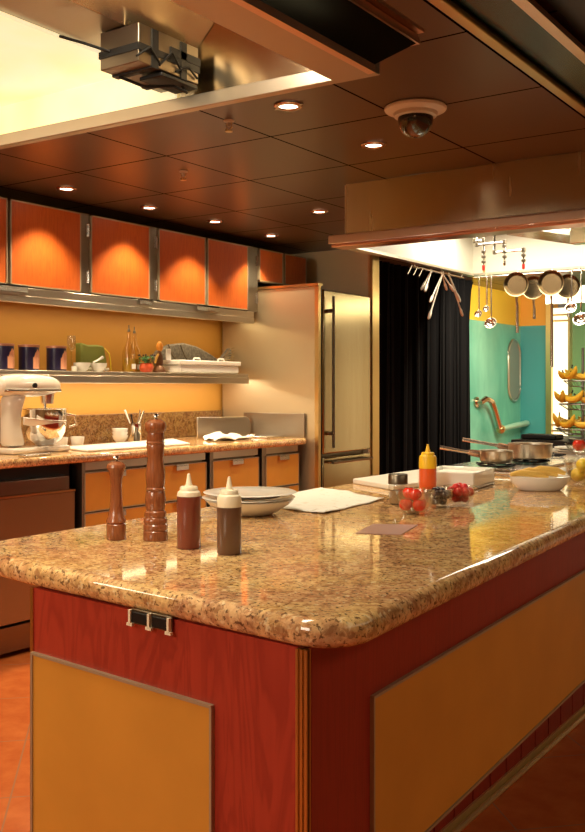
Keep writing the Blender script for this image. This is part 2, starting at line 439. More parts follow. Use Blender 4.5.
v_ = tag(MB().box(-4.345, -3.998, 2.55, 5.30, 1.800, 1.843).build('cabinet_valance', 'steelh', bevel=.004), 'long brushed steel valance running under the orange wall cabinets', 'valance')
MB().box(-4.02, -3.994, 2.55, 5.30, 1.760, 1.800).build('lower_strip', 'steelh', v_, bevel=.004)
MB().box(-4.25, -4.05, 3.2, 5.1, 1.785, 1.799).build('light_strip', 'steelbright', v_)

# shelf
s_ = tag(MB().box(-4.345, -3.985, 2.5, 5.22, 1.385, 1.408).build('wall_shelf', 'steelh', bevel=.003), 'long brushed steel wall shelf above the back counter', 'shelf')
MB().box(-4.005, -3.98, 2.5, 5.22, 1.340, 1.384).build('shelf_lip', 'steelh', s_, bevel=.004)

# ================================================================ BACK COUNTER
tag(MB().prism([(-4.345, 2.0), (-3.745, 2.0), (-3.560, 5.26), (-3.570, 5.325), (-3.60, 5.345), (-4.345, 5.345)], .930, .975).build('granite_worktop', 'granite', bevel=.018, seg=3),
    'long granite worktop against the amber wall with the stand mixer on it', 'worktop')
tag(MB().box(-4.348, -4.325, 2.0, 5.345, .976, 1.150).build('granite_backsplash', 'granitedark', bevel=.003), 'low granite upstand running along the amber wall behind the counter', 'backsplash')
def base_unit(y0, y1, label):
    t = thing('drawer_unit', label, 'cabinet', (-4.33+.045*(y0-3.0), y0, 0), -.045, 'drawer units under the back counter')
    X = .61; w = y1-y0
    MB().box(0, X-.025, .004, w-.012, .12, .925).build('carcass', 'steeldark', t)
    MB().box(0, X-.08, .004, w-.012, 0, .118).build('plinth', 'steeldark', t)
    MB().box(X-.024, X-.010, .0, w, .885, .925).build('top_rail', 'steel', t)
    for k, (a, b) in enumerate(((.672, .868), (.40, .655), (.13, .385))):
        d = MB().box(X-.02, X, .02, w-.008, a, b).build('drawer', 'amberpanel', t)
        f = MB(); e = .005
        f.box(X-.018, X+.003, .014, .014+e, a-e, b+e).box(X-.018, X+.003, w-.008, w-.003, a-e, b+e).box(X-.018, X+.003, .014, w-.003, b, b+e).box(X-.018, X+.003, .014, w-.003, a-e, a)
        f.build('drawer_frame', 'frame', d)
        MB().box(X, X+.022, w/2-.05, w/2+.05, b-.006, b+.004).box(X+.016, X+.022, w/2-.05, w/2+.05, b-.028, b).build('handle', 'steelbright', d)
    return t
base_unit(3.456, 3.925, 'yellow drawer unit next to the dishwasher, behind the short pepper mill')
base_unit(3.955, 4.405, 'yellow drawer unit in the middle of the row, behind the squeeze bottles')
base_unit(4.445, 4.900, 'yellow drawer unit second from the refrigerator')
base_unit(4.955, 5.325, 'narrow yellow drawer unit right beside the refrigerator')
for y0, y1, nl in ((3.428, 3.452, 'by the dishwasher'), (3.930, 3.952, 'behind the tall mill'), (4.410, 4.442, 'behind the plates'), (4.905, 4.952, 'nearest the refrigerator')):
    tag(MB().box(-3.80+.045*(y0-3.0), -3.722+.045*(y0-3.0), y0, y1, .0, .925).build('base_post', 'platesteel'), 'narrow dark steel upright between drawer units, '+nl, 'post', 'uprights between the drawer units')
def dishwasher(y0, y1, label):
    t = thing('dishwasher', label, 'dishwasher', (-4.33+.045*(y0-3.0), y0, 0), -.045, 'undercounter appliances')
    X = .60; w = y1-y0
    MB().box(0, X-.05, 0, w, .06, .925).build('body', 'black', t)
    MB().box(X-.05, X, .005, w-.04, .795, .865).build('control_panel', 'steeldark', t, bevel=.003)
    MB().box(X-.05, X+.006, .005, w-.005, .784, .794).build('top_trim', 'brass', t)
    MB().box(X-.05, X, .005, w-.005, .175, .782).build('door', mat('warm_steel_door', (.30,.17,.075), .34, .6), t, bevel=.003)
    MB().box(X-.05, X-.005, .005, w-.005, .13, .160).build('bottom_rail', 'steeldark', t)
    MB().box(X-.08, X-.03, .005, w-.005, .03, .125).build('kick_plate', 'steeldark', t)
    return t
dishwasher(2.82, 3.42, 'brown steel dishwasher under the back counter below the mixer')
dishwasher(2.18, 2.80, 'brown steel undercounter appliance at the left edge of the picture')

# ================================================================ REFRIGERATOR
t = thing('refrigerator', 'tall stainless steel refrigerator with a flat pale side panel and long bar handle', 'refrigerator', (-4.33, 5.36, 0))
MB().box(0, .74, .03, .74, .02, 1.99).build('body', 'steeldark', t)
MB().box(0, .80, 0, .02, 0, 2.0).build('side_panel', 'steelside', t, bevel=.002)
MB().box(0, .83, -.006, .05, 2.002, 2.020).build('top_trim', 'brass', t)
MB().box(.802, .832, -.004, .026, 0, 2.0).build('front_trim', 'brass', t)
MB().box(.742, .80, .04, .085, .02, 1.99).build('gasket', 'black', t)
d = MB().box(.75, .815, .085, .725, .858, 1.985).build('door', 'fridge', t, bevel=.01)
hb = MB(); hb.tube([(.855, .150, .90), (.855, .150, 1.94)], .010)
hb.tube([(.81, .150, 1.00), (.86, .150, 1.00)], .014).tube([(.81, .150, 1.84), (.86, .150, 1.84)], .014).build('handle', 'steeldark', d)
d = MB().box(.75, .815, .085, .725, .10, .835).build('freezer_drawer', 'fridge', t, bevel=.01)
hb = MB(); hb.tube([(.855, .14, .80), (.855, .68, .80)], .010).tube([(.81, .2, .80), (.86, .2, .80)], .012).tube([(.81, .62, .80), (.86, .62, .80)], .012).build('handle', 'steeldark', d)

# ================================================================ ISLAND
def S(y, off=0): return -.80 - .042*(y-1.19) + off       # slanted long side
def Efront(x, off=0): return 1.189 - .0836*(x+.798) + off   # slanted end
t = thing('island_cabinet', 'red-stained wooden kitchen island with amber inset panels and brass edging', 'kitchen island', (0,0,0))
YE = 5.0
MB().prism([(-1.478, Efront(-1.478, .004)), (-.806, Efront(-.806, .004)), (S(YE), YE), (-1.70, YE), (-1.70, 1.6), (-1.478,1.6)], .490, .929).build('carcass', 'redside', t, smooth=False)
def strip(name, pts, z0, z1, m, off=.006):
    # a thin slab standing proud of the end or side plane
    (xa, ya), (xb, yb) = pts; dx, dy = xb-xa, yb-ya; L = math.hypot(dx, dy); nx, ny = dy/L*off, -dx/L*off
    return MB().prism([(xa, ya), (xb, yb), (xb+nx, yb+ny), (xa+nx, ya+ny)], z0, z1).build(name, m, t, smooth=False)
strip('end_panel', [(-1.478, Efront(-1.478, .003)), (-.812, Efront(-.812, .003))], .02, .929, 'redwood', .006)
ep = strip('end_inset_panel', [(-1.474, Efront(-1.474, -.003)), (-.992, Efront(-.992, -.003))], .10, .800, 'amberpanel', .005)
for (xa, xb, z0, z1) in ((-1.478, -.988, .800, .805), (-1.478, -1.473, .10, .80), (-.992, -.987, .10, .80)):
    o = strip('inset_edging', [(xa, Efront(xa, -.003)), (xb, Efront(xb, -.003))], z0, z1, 'frame', .008); 
strip('side_panel', [(S(1.20, -.001), 1.20), (S(YE, -.001), YE)], .486, .929, 'redside', .005)
strip('side_inset_panel', [(S(1.395, .004), 1.395), (S(4.6, .004), 4.6)], .492, .798, 'amberpanel', .005)
for (ya, yb, z0, z1) in ((1.391, 4.6, .798, .803), (1.390, 1.395, .490, .798), (1.391, 4.6, .486, .491)):
    strip('inset_edging', [(S(ya, .004), ya), (S(yb, .004), yb)], z0, z1, 'frame', .008)
# corner posts of brass angle
cp = MB()
for o_ in (0, .008, .016):
    cp.box(-.812+o_, -.808+o_, 1.180+.001*o_, 1.188, .02, .929)
cp.box(-.812, -.792, 1.184, 1.192, .02, .929)
cp.build('corner_trim', 'brass', t)
MB().box(-1.486, -1.478, 1.240, 1.252, .02, .929).build('corner_trim', 'brass', t)
# recessed base: boards and rail
MB().prism([(-1.478, 1.262), (-1.10, 1.23), (-1.10, 1.262), (-1.24, 1.35), (-1.24, YE), (-1.65, YE), (-1.65, 1.62), (-1.478, 1.6)], 0, .489).build('base', 'redside', t, smooth=False)
for k in range(26):
    y = 1.40 + k*.135
    MB().box(-1.239, -1.222, y+.004, y+.131, .03, .488).build('base_board', 'redside', t, smooth=False)
MB().box(-1.221, -1.200, 1.36, YE, .001, .006).box(-1.221, -1.214, 1.36, YE, .006, .032).tube([(-1.200, 1.36, .010), (-1.200, YE, .010)], .009).build('toe_rail', 'goldrail', t)
# worktop
corner = []
cx, cy, r = -.810, 1.262, .085
for i in range(9):
    a = math.radians(-96 + i*(96-2)/8); corner.append((cx + r*math.cos(a), cy + r*math.sin(a)))
top = [(-1.785, 1.283), (-1.5, 1.240)] + corner + [(-.755, 1.8), (-.795, 2.5), (-.83, 3.3), (-.90, YE+.02), (-1.785, YE+.02)]
tag(MB().prism(top, .930, .975).build('island_worktop', 'granite', bevel=.019, seg=4), 'large polished granite worktop on the red island with rounded front corner', 'worktop')
# outlet
t = thing('electrical_outlet', 'small dark double power outlet with cream clips tucked under the granite edge', 'outlet', (-1.133, 1.2125, .911), math.radians(-4.8))
MB().box(-.052, .052, -.006, 0, -.003, .024).build('housing', 'steeldark', t, bevel=.002)
for sx in (-.026, .026): MB().box(sx-.020, sx+.020, -.010, -.006, -.000, .020).build('socket', 'blackplastic', t, bevel=.002)
for sx in (-.049, 0, .049): MB().box(sx-.0025, sx+.0025, -.012, -.006, -.003, .022).box(sx-.007, sx+.007, -.012, -.006, -.006, -.001).build('clip', 'bottlecream', t)

# ================================================================ HOODS
# left hood over the island
t = thing('exhaust_hood', 'stainless exhaust hood over the island with a glowing yellow panel inside', 'extractor hood', (0,0,0))
yF = 1.915; xR = -1.083
MB().prism3([(xR, -.2, 2.056), (xR, 1.885, 2.056), (xR+.025, 2.05, 2.15), (xR+.025, -.2, 2.15)], (-.012, 0, 0)).build('side_fascia', mat('dark_reflection_steel', (.05,.055,.04), .12, .9), t, smooth=False)  # stainless side, its dark green reflection put into the colour
rl = MB(); rl.box(xR-.005, xR+.031, -.2, 2.06, 2.150, 2.162).box(xR-.025, xR+.019, -.2, 2.075, 2.164, 2.178).box(xR-.005, xR+.037, -.2, 2.07, 2.180, 2.188); rl.build('top_rail', 'lip', t)
MB().box(xR-.115, xR-.0, -.2, 1.90, 2.045, 2.056).build('bottom_flange', 'bandsteel', t)
MB().box(xR-.015, xR+.004, -.2, 1.89, 2.040, 2.058).build('flange_edge', 'lip', t)
MB().prism([(xR-.004, 1.90), (xR-.004, 1.925), (-2.45, 1.87), (-3.2, 1.84), (-3.2, 1.81), (-2.45, 1.84)], 2.045, 2.080).build('front_lip', 'bandsteel', t, bevel=.002)
MB().box(-3.2, xR-.03, 1.915, 1.93, 2.081, 2.355).build('front_wall', 'steelhood', t, smooth=False)
MB().prism3([(xR-.01, 1.90, 2.06), (xR-.01, 2.04, 2.15), (xR-.01, 1.90, 2.15)], (-.2,0,0)).build('end_gusset', 'steelhood', t, smooth=False)
MB().box(-1.645, xR-.03, -.2, 1.913, 2.340, 2.352).build('inner_top', 'steelhood', t)
MB().box(xR-.045, xR-.030, -.2, 1.913, 2.18, 2.338).build('inner_side', 'steelhood', t)
MB().prism3([(-1.645, -.2, 2.20), (-1.645, 1.913, 2.20), (-1.50, 1.913, 2.338), (-1.50, -.2, 2.338)], (-.01, 0, .004)).build('filter_bank', 'steelhood', t, smooth=False)
MB().box(-1.82, -1.646, -.2, 1.913, 2.200, 2.212).build('inner_band', 'bandsteel', t)
MB().box(-3.2, -1.822, -.2, 1.912, 2.190, 2.200).build('glowing_panel', 'diffuser', t)
MB().box(-1.30, -1.22, 1.0, 1.2, 2.30, 2.338).build('inner_bracket', 'steelbright', t)
MB().box(-3.2, -1.70, 1.905, 1.912, 2.082, 2.188).build('lit_wall_glow', 'diffuser', t)  # lit inner face of the front wall, its brightness painted in as glow
# strapped box
t = thing('strapped_box', 'steel box bound with black straps hanging inside the left hood', 'control box', (-1.665, 1.772, 2.105))
MB().box(-.065, .065, -.11, .11, 0, .093).build('housing', 'steeldark', t, bevel=.002)
MB().box(-.068, .068, -.113, .113, .028, .045).build('strap', 'blackplastic', t)
MB().box(-.069, .069, .0, .114, .046, .066).build('strap', 'blackplastic', t)
for y in (-.055, .05): MB().box(-.069, .069, y-.011, y+.011, -.004, .09).build('strap', 'blackplastic', t)
MB().box(-.010, .066, -.03, .106, -.014, -.004).build('underside_tray', 'blackplastic', t, bevel=.002)
for a_ in ((-.04,-.08,.01), (.0,.0,.02), (.02,.06,.0)):
    MB().tube([(.068, a_[1]-.04, .008), (.074, a_[1], .03+a_[2]), (.07, a_[1]+.04, .012)], .003).build('cable', 'blackplastic', t)
MB().tube([(-.05,-.06,-.004), (0,-.02,-.028), (.05,.03,-.022), (.06,.07,-.03), (.05,.06,-.01)], .004).build('cable', 'blackplastic', t)
MB().tube([(-.03,-.113,.04), (-.06,-.17,.05), (-.09,-.22,.058)], .0035).build('cable', 'blackplastic', t)
# right hood above the picture's corner
t = thing('exhaust_hood', 'dark teal hood with a brass lip cutting across the upper right corner', 'extractor hood', (0,0,0))
MB().box(-1.090, -1.055, .8, 4.06, 2.300, 2.318).box(-1.098, -1.080, .8, 4.06, 2.312, 2.357).build('brass_lip', 'brass', t, bevel=.004)
MB().box(-1.055, -.910, .8, 4.06, 2.325, 2.340).build('underside', mat('dark_teal_panel', (.004,.030,.028), .25, .1), t)
MB().box(-.912, -.880, .8, 4.06, 2.300, 2.318).build('inner_rail', 'lip', t)
MB().box(-.880, .3, .8, 4.06, 2.345, 2.357).build('interior', 'black', t)
# main cooking hood
t = thing('exhaust_hood', 'big brushed steel hood over the far cooking station with copper coloured lip', 'extractor hood', (0,0,0))
hx, hy0, hy1 = -2.55, 4.16, 5.74
MB().box(hx, .3, hy0, hy0+.015, 2.09, 2.358).build('front_face', 'steelhood', t)
MB().box(hx-.05, .3, 4.075, 4.16, 2.078, 2.090).box(hx-.05, .3, 4.070, 4.082, 2.045, 2.085).build('front_lip', 'lip', t, bevel=.003)
MB().box(hx-.04, .3, 4.083, 4.20, 2.030, 2.046).build('lip_channel', mat('copper_channel', (.62,.28,.15), .3, .9), t, bevel=.004)
MB().box(hx-.015, hx, hy0+.016, hy1, 2.055, 2.358).build('left_wall', 'cream', t)
MB().box(hx-.045, hx+.006, hy0+.05, hy1+.03, 2.040, 2.054).build('left_lip', 'steelh', t)
MB().box(hx, .3, hy1, hy1+.015, 2.055, 2.358).build('back_wall', 'cream', t)
MB().box(hx, .3, hy1-.006, hy1+.05, 2.040, 2.054).build('back_lip', 'steelh', t)
MB().box(hx+.07, hx+.085, hy1-.006, hy1-.001, 2.056, 2.357).build('seam', 'brass', t)
for y0, y1 in ((4.23, 4.77), (4.80, 5.1)): MB().box(-2.2, -1.2, y0, y1, 2.33, 2.345).build('filter', 'steelbright', t)
MB().prism3([(-1.92, 4.75, 2.02+.10), (-1.80, 4.75, 2.14), (-1.62, 5.3, 2.14), (-1.74, 5.3, 2.12)], (0,0,.03)).build('bracket', 'steelbright', t, smooth=False)
MB().box(-1.66, -1.56, 4.98, 5.06, 2.08, 2.17).build('junction_box', 'steelbright', t, bevel=.004)

# downlights, dome, sprinkler
def downlight(x, y, label, spot=True, p=None):
    t = thing('downlight', label, 'light', (x, y, 2.36), 0, 'recessed ceiling downlights')
    MB().lathe([(.036,-.001),(.052,-.001),(.054,-.004),(.050,-.009),(.038,-.010),(.036,-.006)], (0,0,0), 28).build('ring', 'copperring', t)
    MB().lathe([(0,-.0035),(.037,-.0035),(.037,-.0015),(0,-.0015)], (0,0,0), 24).build('lens', 'lamp', t)
    for sx in (-1, 1): MB().box(min(sx*.052,sx*.064), max(sx*.052,sx*.064), -.004, .004, -.008, -.001).build('spring_clip', 'steelbright', t)
    d = bpy.data.lights.new('downlight_beam', 'SPOT'); d.energy = p or 55; d.color = (1,.80,.52); d.spot_size = math.radians(98); d.spot_blend = .55; d.shadow_soft_size = .03
    o = bpy.data.objects.new('downlight_beam', d); COL.objects.link(o); o.location = (x, y, 2.352)
rows = [(-3.80,3.41,'leftmost in the row along the wall cabinets'), (-3.81,4.045,'second from the left in the row along the wall cabinets'), (-3.79,4.62,'third from the left in the row along the wall cabinets'),
        (-3.83,5.27,'at the refrigerator end of the row along the wall cabinets'), (-2.005,2.868,'just beyond the corner of the left hood'), (-2.03,3.54,'beside the dome camera'), (-3.07,4.71,'out in the middle of the ceiling, before the cooking hood')]
for i, (x, y, n_) in enumerate(rows): downlight(x, y, 'small round glowing ceiling downlight '+n_, p=(60 if i < 4 else 70))
downlight(-3.80, 2.775, 'small round unseen downlight added beyond the left edge to brighten the aisle, same row as the others', p=60)  # out of view, added to bring more light to the aisle
t = thing('dome_camera', 'white rimmed smoked dome security camera on the brown ceiling', 'security camera', (-1.632, 3.157, 2.36))
MB().lathe([(0,-.001),(.112,-.001),(.116,-.006),(.112,-.014),(.098,-.020),(.082,-.024),(.078,-.036),(.070,-.040),(0,-.040)], (0,0,0), 40).build('housing', 'pinkwhite', t)
MB().lathe([(.066,-.040),(.066,-.055),(.060,-.078),(.045,-.098),(.024,-.110),(0,-.114)], (0,0,0), 32).build('dome', 'smoked', t)
MB().lathe([(0,-.034),(.008,-.034),(.008,0)], (.03,-.065,-.044), 12, rotm(math.radians(70),0,.4)).build('lens_tube', 'chrome', t)
def sprinkler(x, y, label):
    t = thing('fire_sprinkler', label, 'sprinkler', (x, y, 2.36), 0, 'ceiling sprinklers')
    MB().lathe([(0,-.001),(.022,-.001),(.020,-.006),(.008,-.010),(.006,-.026),(0,-.026)], (0,0,0), 16).build('body', 'pinkwhite', t)
    MB().tube([(-.012,0,-.012), (-.014,0,-.03), (0,0,-.042), (.014,0,-.03), (.012,0,-.012)], .0025).build('frame', 'brass', t)
    MB().lathe([(0,-.042),(.015,-.042),(.015,-.045),(0,-.045)], (0,0,0), 16).build('deflector', 'brass', t)
sprinkler(-3.036, 3.46, 'small beige fire sprinkler head between two downlights on the left')
sprinkler(-2.31, 2.90, 'small fire sprinkler head just beyond the left hood lip')
# ================================================================ THINGS ON THE ISLAND
ZT = .9755
def mill(name, label, loc, prof, knob_z):
    t = thing(name, label, 'pepper mill', (*loc, ZT), 0)
    MB().lathe(prof, (0,0,0), 32).build('body', 'mill', t)
    MB().lathe([(0,knob_z-.002),(.007,knob_z-.002),(.009,knob_z+.001),(.004,knob_z+.003),(.004,knob_z+.006),(.0075,knob_z+.009),(.006,knob_z+.013),(0,knob_z+.014)], (0,0,0), 18).build('knob', 'chrome', t)
    return t
mill('pepper_mill', 'short slim-waisted brown wooden pepper mill, leftmost thing on the island', (-1.565, 1.553),
     [(0,0),(.021,0),(.0225,.003),(.0225,.034),(.020,.037),(.0225,.040),(.022,.044),(.018,.052),(.0145,.075),(.0128,.105),(.0125,.125),(.0145,.142),(.0175,.155),(.0205,.160),(.0225,.164),(.0215,.170),(.014,.176),(0,.179)], .177)
mill('pepper_mill', 'tall turned brown wooden pepper mill with rounded head and ring grooves', (-1.486, 1.598),
     [(0,0),(.027,0),(.0285,.003),(.0280,.020),(.0265,.022),(.0280,.026),(.0278,.034),(.0255,.037),(.0270,.041),(.0262,.049),(.0238,.052),(.0250,.056),(.0240,.064),(.0205,.067),
      (.0225,.078),(.0235,.092),(.0215,.108),(.0200,.112),(.0225,.116),(.0200,.120),(.0215,.135),(.0220,.148),(.0200,.168),(.0180,.185),(.0190,.200),(.0205,.215),(.0195,.217),(.0212,.221),(.0195,.225),(.0208,.229),(.0185,.243),(.0200,.246),(.0235,.250),(.0248,.258),(.0230,.266),(.015,.273),(0,.275)], .273)
def squeeze(name, label, loc, m, capm, top=.105, s=1.0, group=None):
    t = thing(name, label, 'squeeze bottle', (*loc, ZT), 0, group)
    MB().lathe([(0,0),(.0235,0),(.0255,.003),(.0255,top)] + [(0, top)], (0,0,0), 28).build('sauce', m, t)
    MB().lathe([(.0258,top),(.0258,.114),(.024,.121),(.020,.124),(0,.124)], (0,0,0), 28).build('bottle_shoulder', capm, t)
    MB().lathe([(.0195,.122),(.0195,.130),(.0175,.133),(.0085,.134),(.0065,.140),(.0028,.160),(0,.161)], (0,0,0), 24).build('nozzle_cap', capm, t)
    return t
squeeze('squeeze_bottle', 'squeeze bottle of dark red sauce with pale nozzle, just right of the tall mill', (-1.353, 1.560), M['brownsauce'], 'bottlecream', .112)
squeeze('squeeze_bottle', 'squeeze bottle of brown sauce with pale nozzle, in front of the stacked plates', (-1.237, 1.554), M['darksauce'], 'bottlecream', .098)
k = squeeze('squeeze_bottle', 'ketchup squeeze bottle with bright yellow cap behind the glass bowls', (-1.42, 2.835), M['ketchup'], 'yellowcap', .080)
k.scale = (1.12, 1.12, .98)
# plates
px, py = -1.578, 2.07
o = tag(MB().lathe([(0,.004),(.055,.004),(.058,0),(.062,0),(.075,.006),(.110,.028),(.119,.037),(.122,.040),(.118,.042),(.098,.033),(.06,.016),(0,.014)], (0,0,0), 48).build('serving_bowl', 'white', loc=(px, py, ZT)),
        'shallow white bowl at the bottom of the plate stack', 'bowl')
for i, z in enumerate((.033, .047)):
    tag(MB().lathe([(0,.004),(.075,.004),(.078,.001),(.082,.001),(.090,.006),(.124,.0115),(.128,.013),(.124,.0150),(.09,.011),(.07,.008),(0,.008)], (0,0,0), 48).build('dinner_plate', 'white', loc=(px+(.003 if i else -.002), py, ZT+z)),
        'white dinner plate, '+('topmost' if i else 'middle one')+' of the stack behind the sauce bottles', 'plate', 'stacked white plates')
# cloths
def cloth(pts, z, amp, nx=26, ny=18, seed=0, fold=0):
    mb = MB(); bm = mb.bm; rnd = random.Random(seed); a, b, c, d = [Vector((*p, 0)) for p in pts]; g = []
    ph = [rnd.uniform(0, 6) for _ in range(8)]
    for j in range(ny+1):
        r = []
        for i in range(nx+1):
            u, v = i/nx, j/ny
            p = (a*(1-u)+b*u)*(1-v) + (d*(1-u)+c*u)*v
            h = amp*(.5+.5*math.sin(u*9+ph[0]+2*math.sin(v*5+ph[1])))*(.5+.5*math.sin(v*7+ph[2]+1.5*math.sin(u*6+ph[3]))) + amp*.4*(.5+.5*math.sin(u*23+v*11+ph[4]))
            p += Vector((amp*.5*math.sin(v*13+ph[5]), amp*.5*math.sin(u*11+ph[6]), 0))
            r.append(bm.verts.new((p.x, p.y, z+h+.002)))
        g.append(r)
    for j in range(ny):
        for i in range(nx): bm.faces.new([g[j][i], g[j][i+1], g[j+1][i+1], g[j+1][i]])
    return mb
cm = mat('printed_towel_cloth', (.8,.78,.7), .85)
_v = coords(cm); _n = noise(cm, _v, 26, 3, .6, 1.5)
setcol(cm, ramp(cm, _n, [(.34,(.66,.60,.48)), (.44,(.84,.82,.74))]))
tag(cloth([(-1.74, 2.24), (-1.40, 2.17), (-1.43, 2.56), (-1.76, 2.72)], ZT, .004, seed=2).build('kitchen_towel', cm, solid=.002), 'white kitchen towel with faint grey print lying flat behind the plates', 'towel')
tag(MB().prism([(-1.76, 2.92), (-1.53, 2.80), (-1.47, 3.24), (-1.74, 3.46)], ZT, ZT+.018).build('cutting_board', 'whiteplastic', bevel=.004), 'white plastic cutting board on the island in front of the curtain', 'cutting board')
tag(MB().prism([(-1.16, 1.935), (-1.06, 1.975), (-1.10, 2.14), (-1.20, 2.09)], ZT, ZT+.0012).build('sheet', 'mauve'), 'thin mauve card lying flat in front of the glass bowls', 'sheet')  # thin flat mauve shape on the worktop
# spice jar
t = thing('spice_jar', 'glass spice jar with a dark metal lid left of the ketchup bottle', 'jar', (-1.345, 2.49, ZT))
MB().lathe([(0,0),(.026,0),(.028,.004),(.028,.055),(.026,.062)], (0,0,0), 24).build('jar_glass', 'glass', t)
MB().lathe([(0,.004),(.0255,.004),(.0255,.040),(0,.040)], (0,0,0), 20).build('contents', mat('mixed_pepper', (.30,.17,.07), .8), t)
MB().lathe([(.029,.060),(.029,.086),(.027,.089),(0,.089)], (0,0,0), 28).build('lid', 'steeldark', t)
# bowls
def gbowl(label, loc, r, h):
    return tag(MB().lathe([(0,0),(r*.55,0),(r*.62,.004),(r*.85,h*.45),(r,h),(r-.003,h),(r*.82,h*.46),(r*.58,.008),(0,.006)], (0,0,0), 32).build('glass_bowl', 'glass', loc=(*loc, ZT)), label, 'bowl', 'small clear glass bowls')
gbowl('clear glass bowl holding whole red tomatoes, nearest of the three', (-1.20, 2.32), .054, .064)
gbowl('clear glass bowl of dark olives, between the tomatoes and the berries', (-1.214, 2.49), .046, .055)
gbowl('clear glass bowl heaped with small red berries, rightmost of the three', (-1.190, 2.585), .049, .055)
def tomato(loc, r, label, g):
    t = MB().lathe([(0,-r*.85),(r*.5,-r*.8),(r*.9,-r*.4),(r,0),(r*.92,r*.45),(r*.6,r*.78),(r*.2,r*.80),(0,r*.70)], (0,0,0), 18).build('tomato', 'tomato', loc=loc)
    tag(t, label, 'tomato', g); return t
for i, (dx, dy, dz) in enumerate(((-.019,-.019,.027),(.020,-.016,.027),(.002,.022,.026),(.001,-.004,.054),(-.026,.014,.055))):
    tomato((-1.20+dx, 2.32+dy, ZT+dz), .0185, 'whole red cherry tomato in the nearest glass bowl', 'tomatoes in the glass bowl')
rnd = random.Random(5)
def heap(cx, cy, r, n, layers, name, m, label, cat, group, sz=1.0):
    for L, (rr, cnt, z) in enumerate(layers):
        for i in range(cnt):
            a = 2*PI*(i+.5*L)/max(cnt,1) + rnd.uniform(-.1,.1)
            o = MB().ball((0,0,0), r, None, 12, sz).build(name, m, loc=(cx+rr*math.cos(a), cy+rr*math.sin(a), ZT+z), rot=(rnd.uniform(0,1), rnd.uniform(0,1), 0))
            tag(o, label, cat, group)
heap(-1.214, 2.49, .0125, 0, ((.014,3,.020),(.026,7,.038),(.012,3,.046)), 'olive', 'olive', 'dark round olive in the middle glass bowl', 'olive', 'olives in the glass bowl')
heap(-1.190, 2.585, .0135, 0, ((.014,3,.021),(.029,7,.038),(.013,3,.050)), 'berry', 'berry', 'small red berry in the rightmost glass bowl', 'berry', 'berries in the glass bowl', 1.1)
# white trays
def tray(label, loc, w, d, h, rz, m='white', name='baking_dish'):
    mb = MB(); x, y = w/2, d/2; e = .010
    mb.box(-x, x, -y, y, 0, .008).box(-x, x, -y, -y+e, .008, h).box(-x, x, y-e, y, .008, h).box(-x, -x+e, -y+e, y-e, .008, h).box(x-e, x, -y+e, y-e, .008, h)
    o = mb.build(name, m, loc=(*loc, ZT), rot=(0,0,rz), bevel=.004)
    return tag(o, label, 'dish')
o = tray('rectangular white ceramic dish behind the red berries', (-1.425, 3.07), .20, .24, .058, .10)
MB().box(-.09, .09, -.11, .11, .009, .045).build('contents', 'cloth', o)
# metal grid behind
t = thing('cooling_rack', 'dark metal grid rack lying behind the white dish', 'rack', (-1.58, 3.585, ZT), 0)
f = MB()
for i in range(13): f.tube([(-.17+i*.028, -.078, .010), (-.17+i*.028, .078, .010)], .003, 6)
f.build('bars', 'steeldark', t)
MB().tube([(-.18,-.08,.008), (.18,-.08,.008), (.18,.08,.008), (-.18,.08,.008)], .006, 8, True).build('frame', 'steelbright', t)
# oval dish with corn / bread
ox, oy = -1.135, 3.10
t = thing('oval_dish', 'white oval dish with golden bread sticks near the island edge', 'dish', (ox, oy, ZT), math.radians(38))
MB().lathe([(0,0),(.060,0),(.066,.003),(.086,.028),(.092,.046),(.088,.047),(.080,.028),(.060,.008),(0,.007)], (0,0,0), 40, None, 1.12, .72).build('dish_body', 'white', t)
for i, (dx, dy, a, l) in enumerate(((-.028,-.024,.10,.13),(-.010,.010,.0,.13),(.018,.034,-.12,.11))):
    c, s_ = math.cos(a), math.sin(a)
    o = MB().tube([(-l/2*c, -l/2*s_, .016), (-l/4*c, -l/4*s_, .022), (l/4*c, l/4*s_, .016), (l/2*c, l/2*s_, .006)], [.007,.011,.011,.006], 12).build('bread_stick', 'bread', loc=(ox+dx, oy+dy, ZT+.036+.006*i), rot=(0,0,.62))
    tag(o, 'golden stick of bread leaning in the oval dish', 'bread', 'bread in the oval dish')
# cooktop
t = thing('cooktop', 'flat steel cooktop with dark grates at the far end of the island', 'cooktop', (-1.50, 4.22, ZT))
MB().box(-.27, .095, -.53, .45, 0, .010).build('plate', 'steelbright', t, bevel=.003)
for (gx, gy) in ((-.072,-.445),(-.035,-.15),(-.10,.25)):
    g = MB()
    g.ring((gx, gy, .018), .075, .004, 20)
    for a in (0, PI/2): g.tube([(gx-.09*math.cos(a), gy-.09*math.sin(a), .022), (gx+.09*math.cos(a), gy+.09*math.sin(a), .022)], .004, 6)
    g.build('grate', 'blackplastic', t)
def saucepan(label, loc, r, h, hang, hl, z=.027):
    t = thing('saucepan', label, 'saucepan', (*loc, ZT+z), hang, 'saucepans on the cooktop')
    MB().lathe([(0,0),(r*.86,0),(r*.95,.006),(r,h*.4),(r,h),(r+.003,h+.002),(r-.003,h+.001),(r-.004,h*.4),(r*.85,.008),(0,.006)], (0,0,0), 36).build('pot', 'steel', t)
    MB().tube([(r-.004,0,h*.70), (r+.03,0,h*.80), (r+.045,0,h*.86)], [.016,.015,.012], 10).build('bracket', 'copperring', t)
    MB().tube([(r+.03,0,h*.82), (r+.08,0,h*.95), (r+hl,0,h*1.25)], [.008,.007,.009], 10).build('handle', 'steelbright', t)
    return t
saucepan('small steel saucepan on the cooktop with its handle toward the curtain, nearer one', (-1.572, 3.775), .069, .050, math.radians(205), .165)
saucepan('wider steel saucepan on the cooktop just behind the small one', (-1.535, 4.07), .096, .066, math.radians(203), .20)
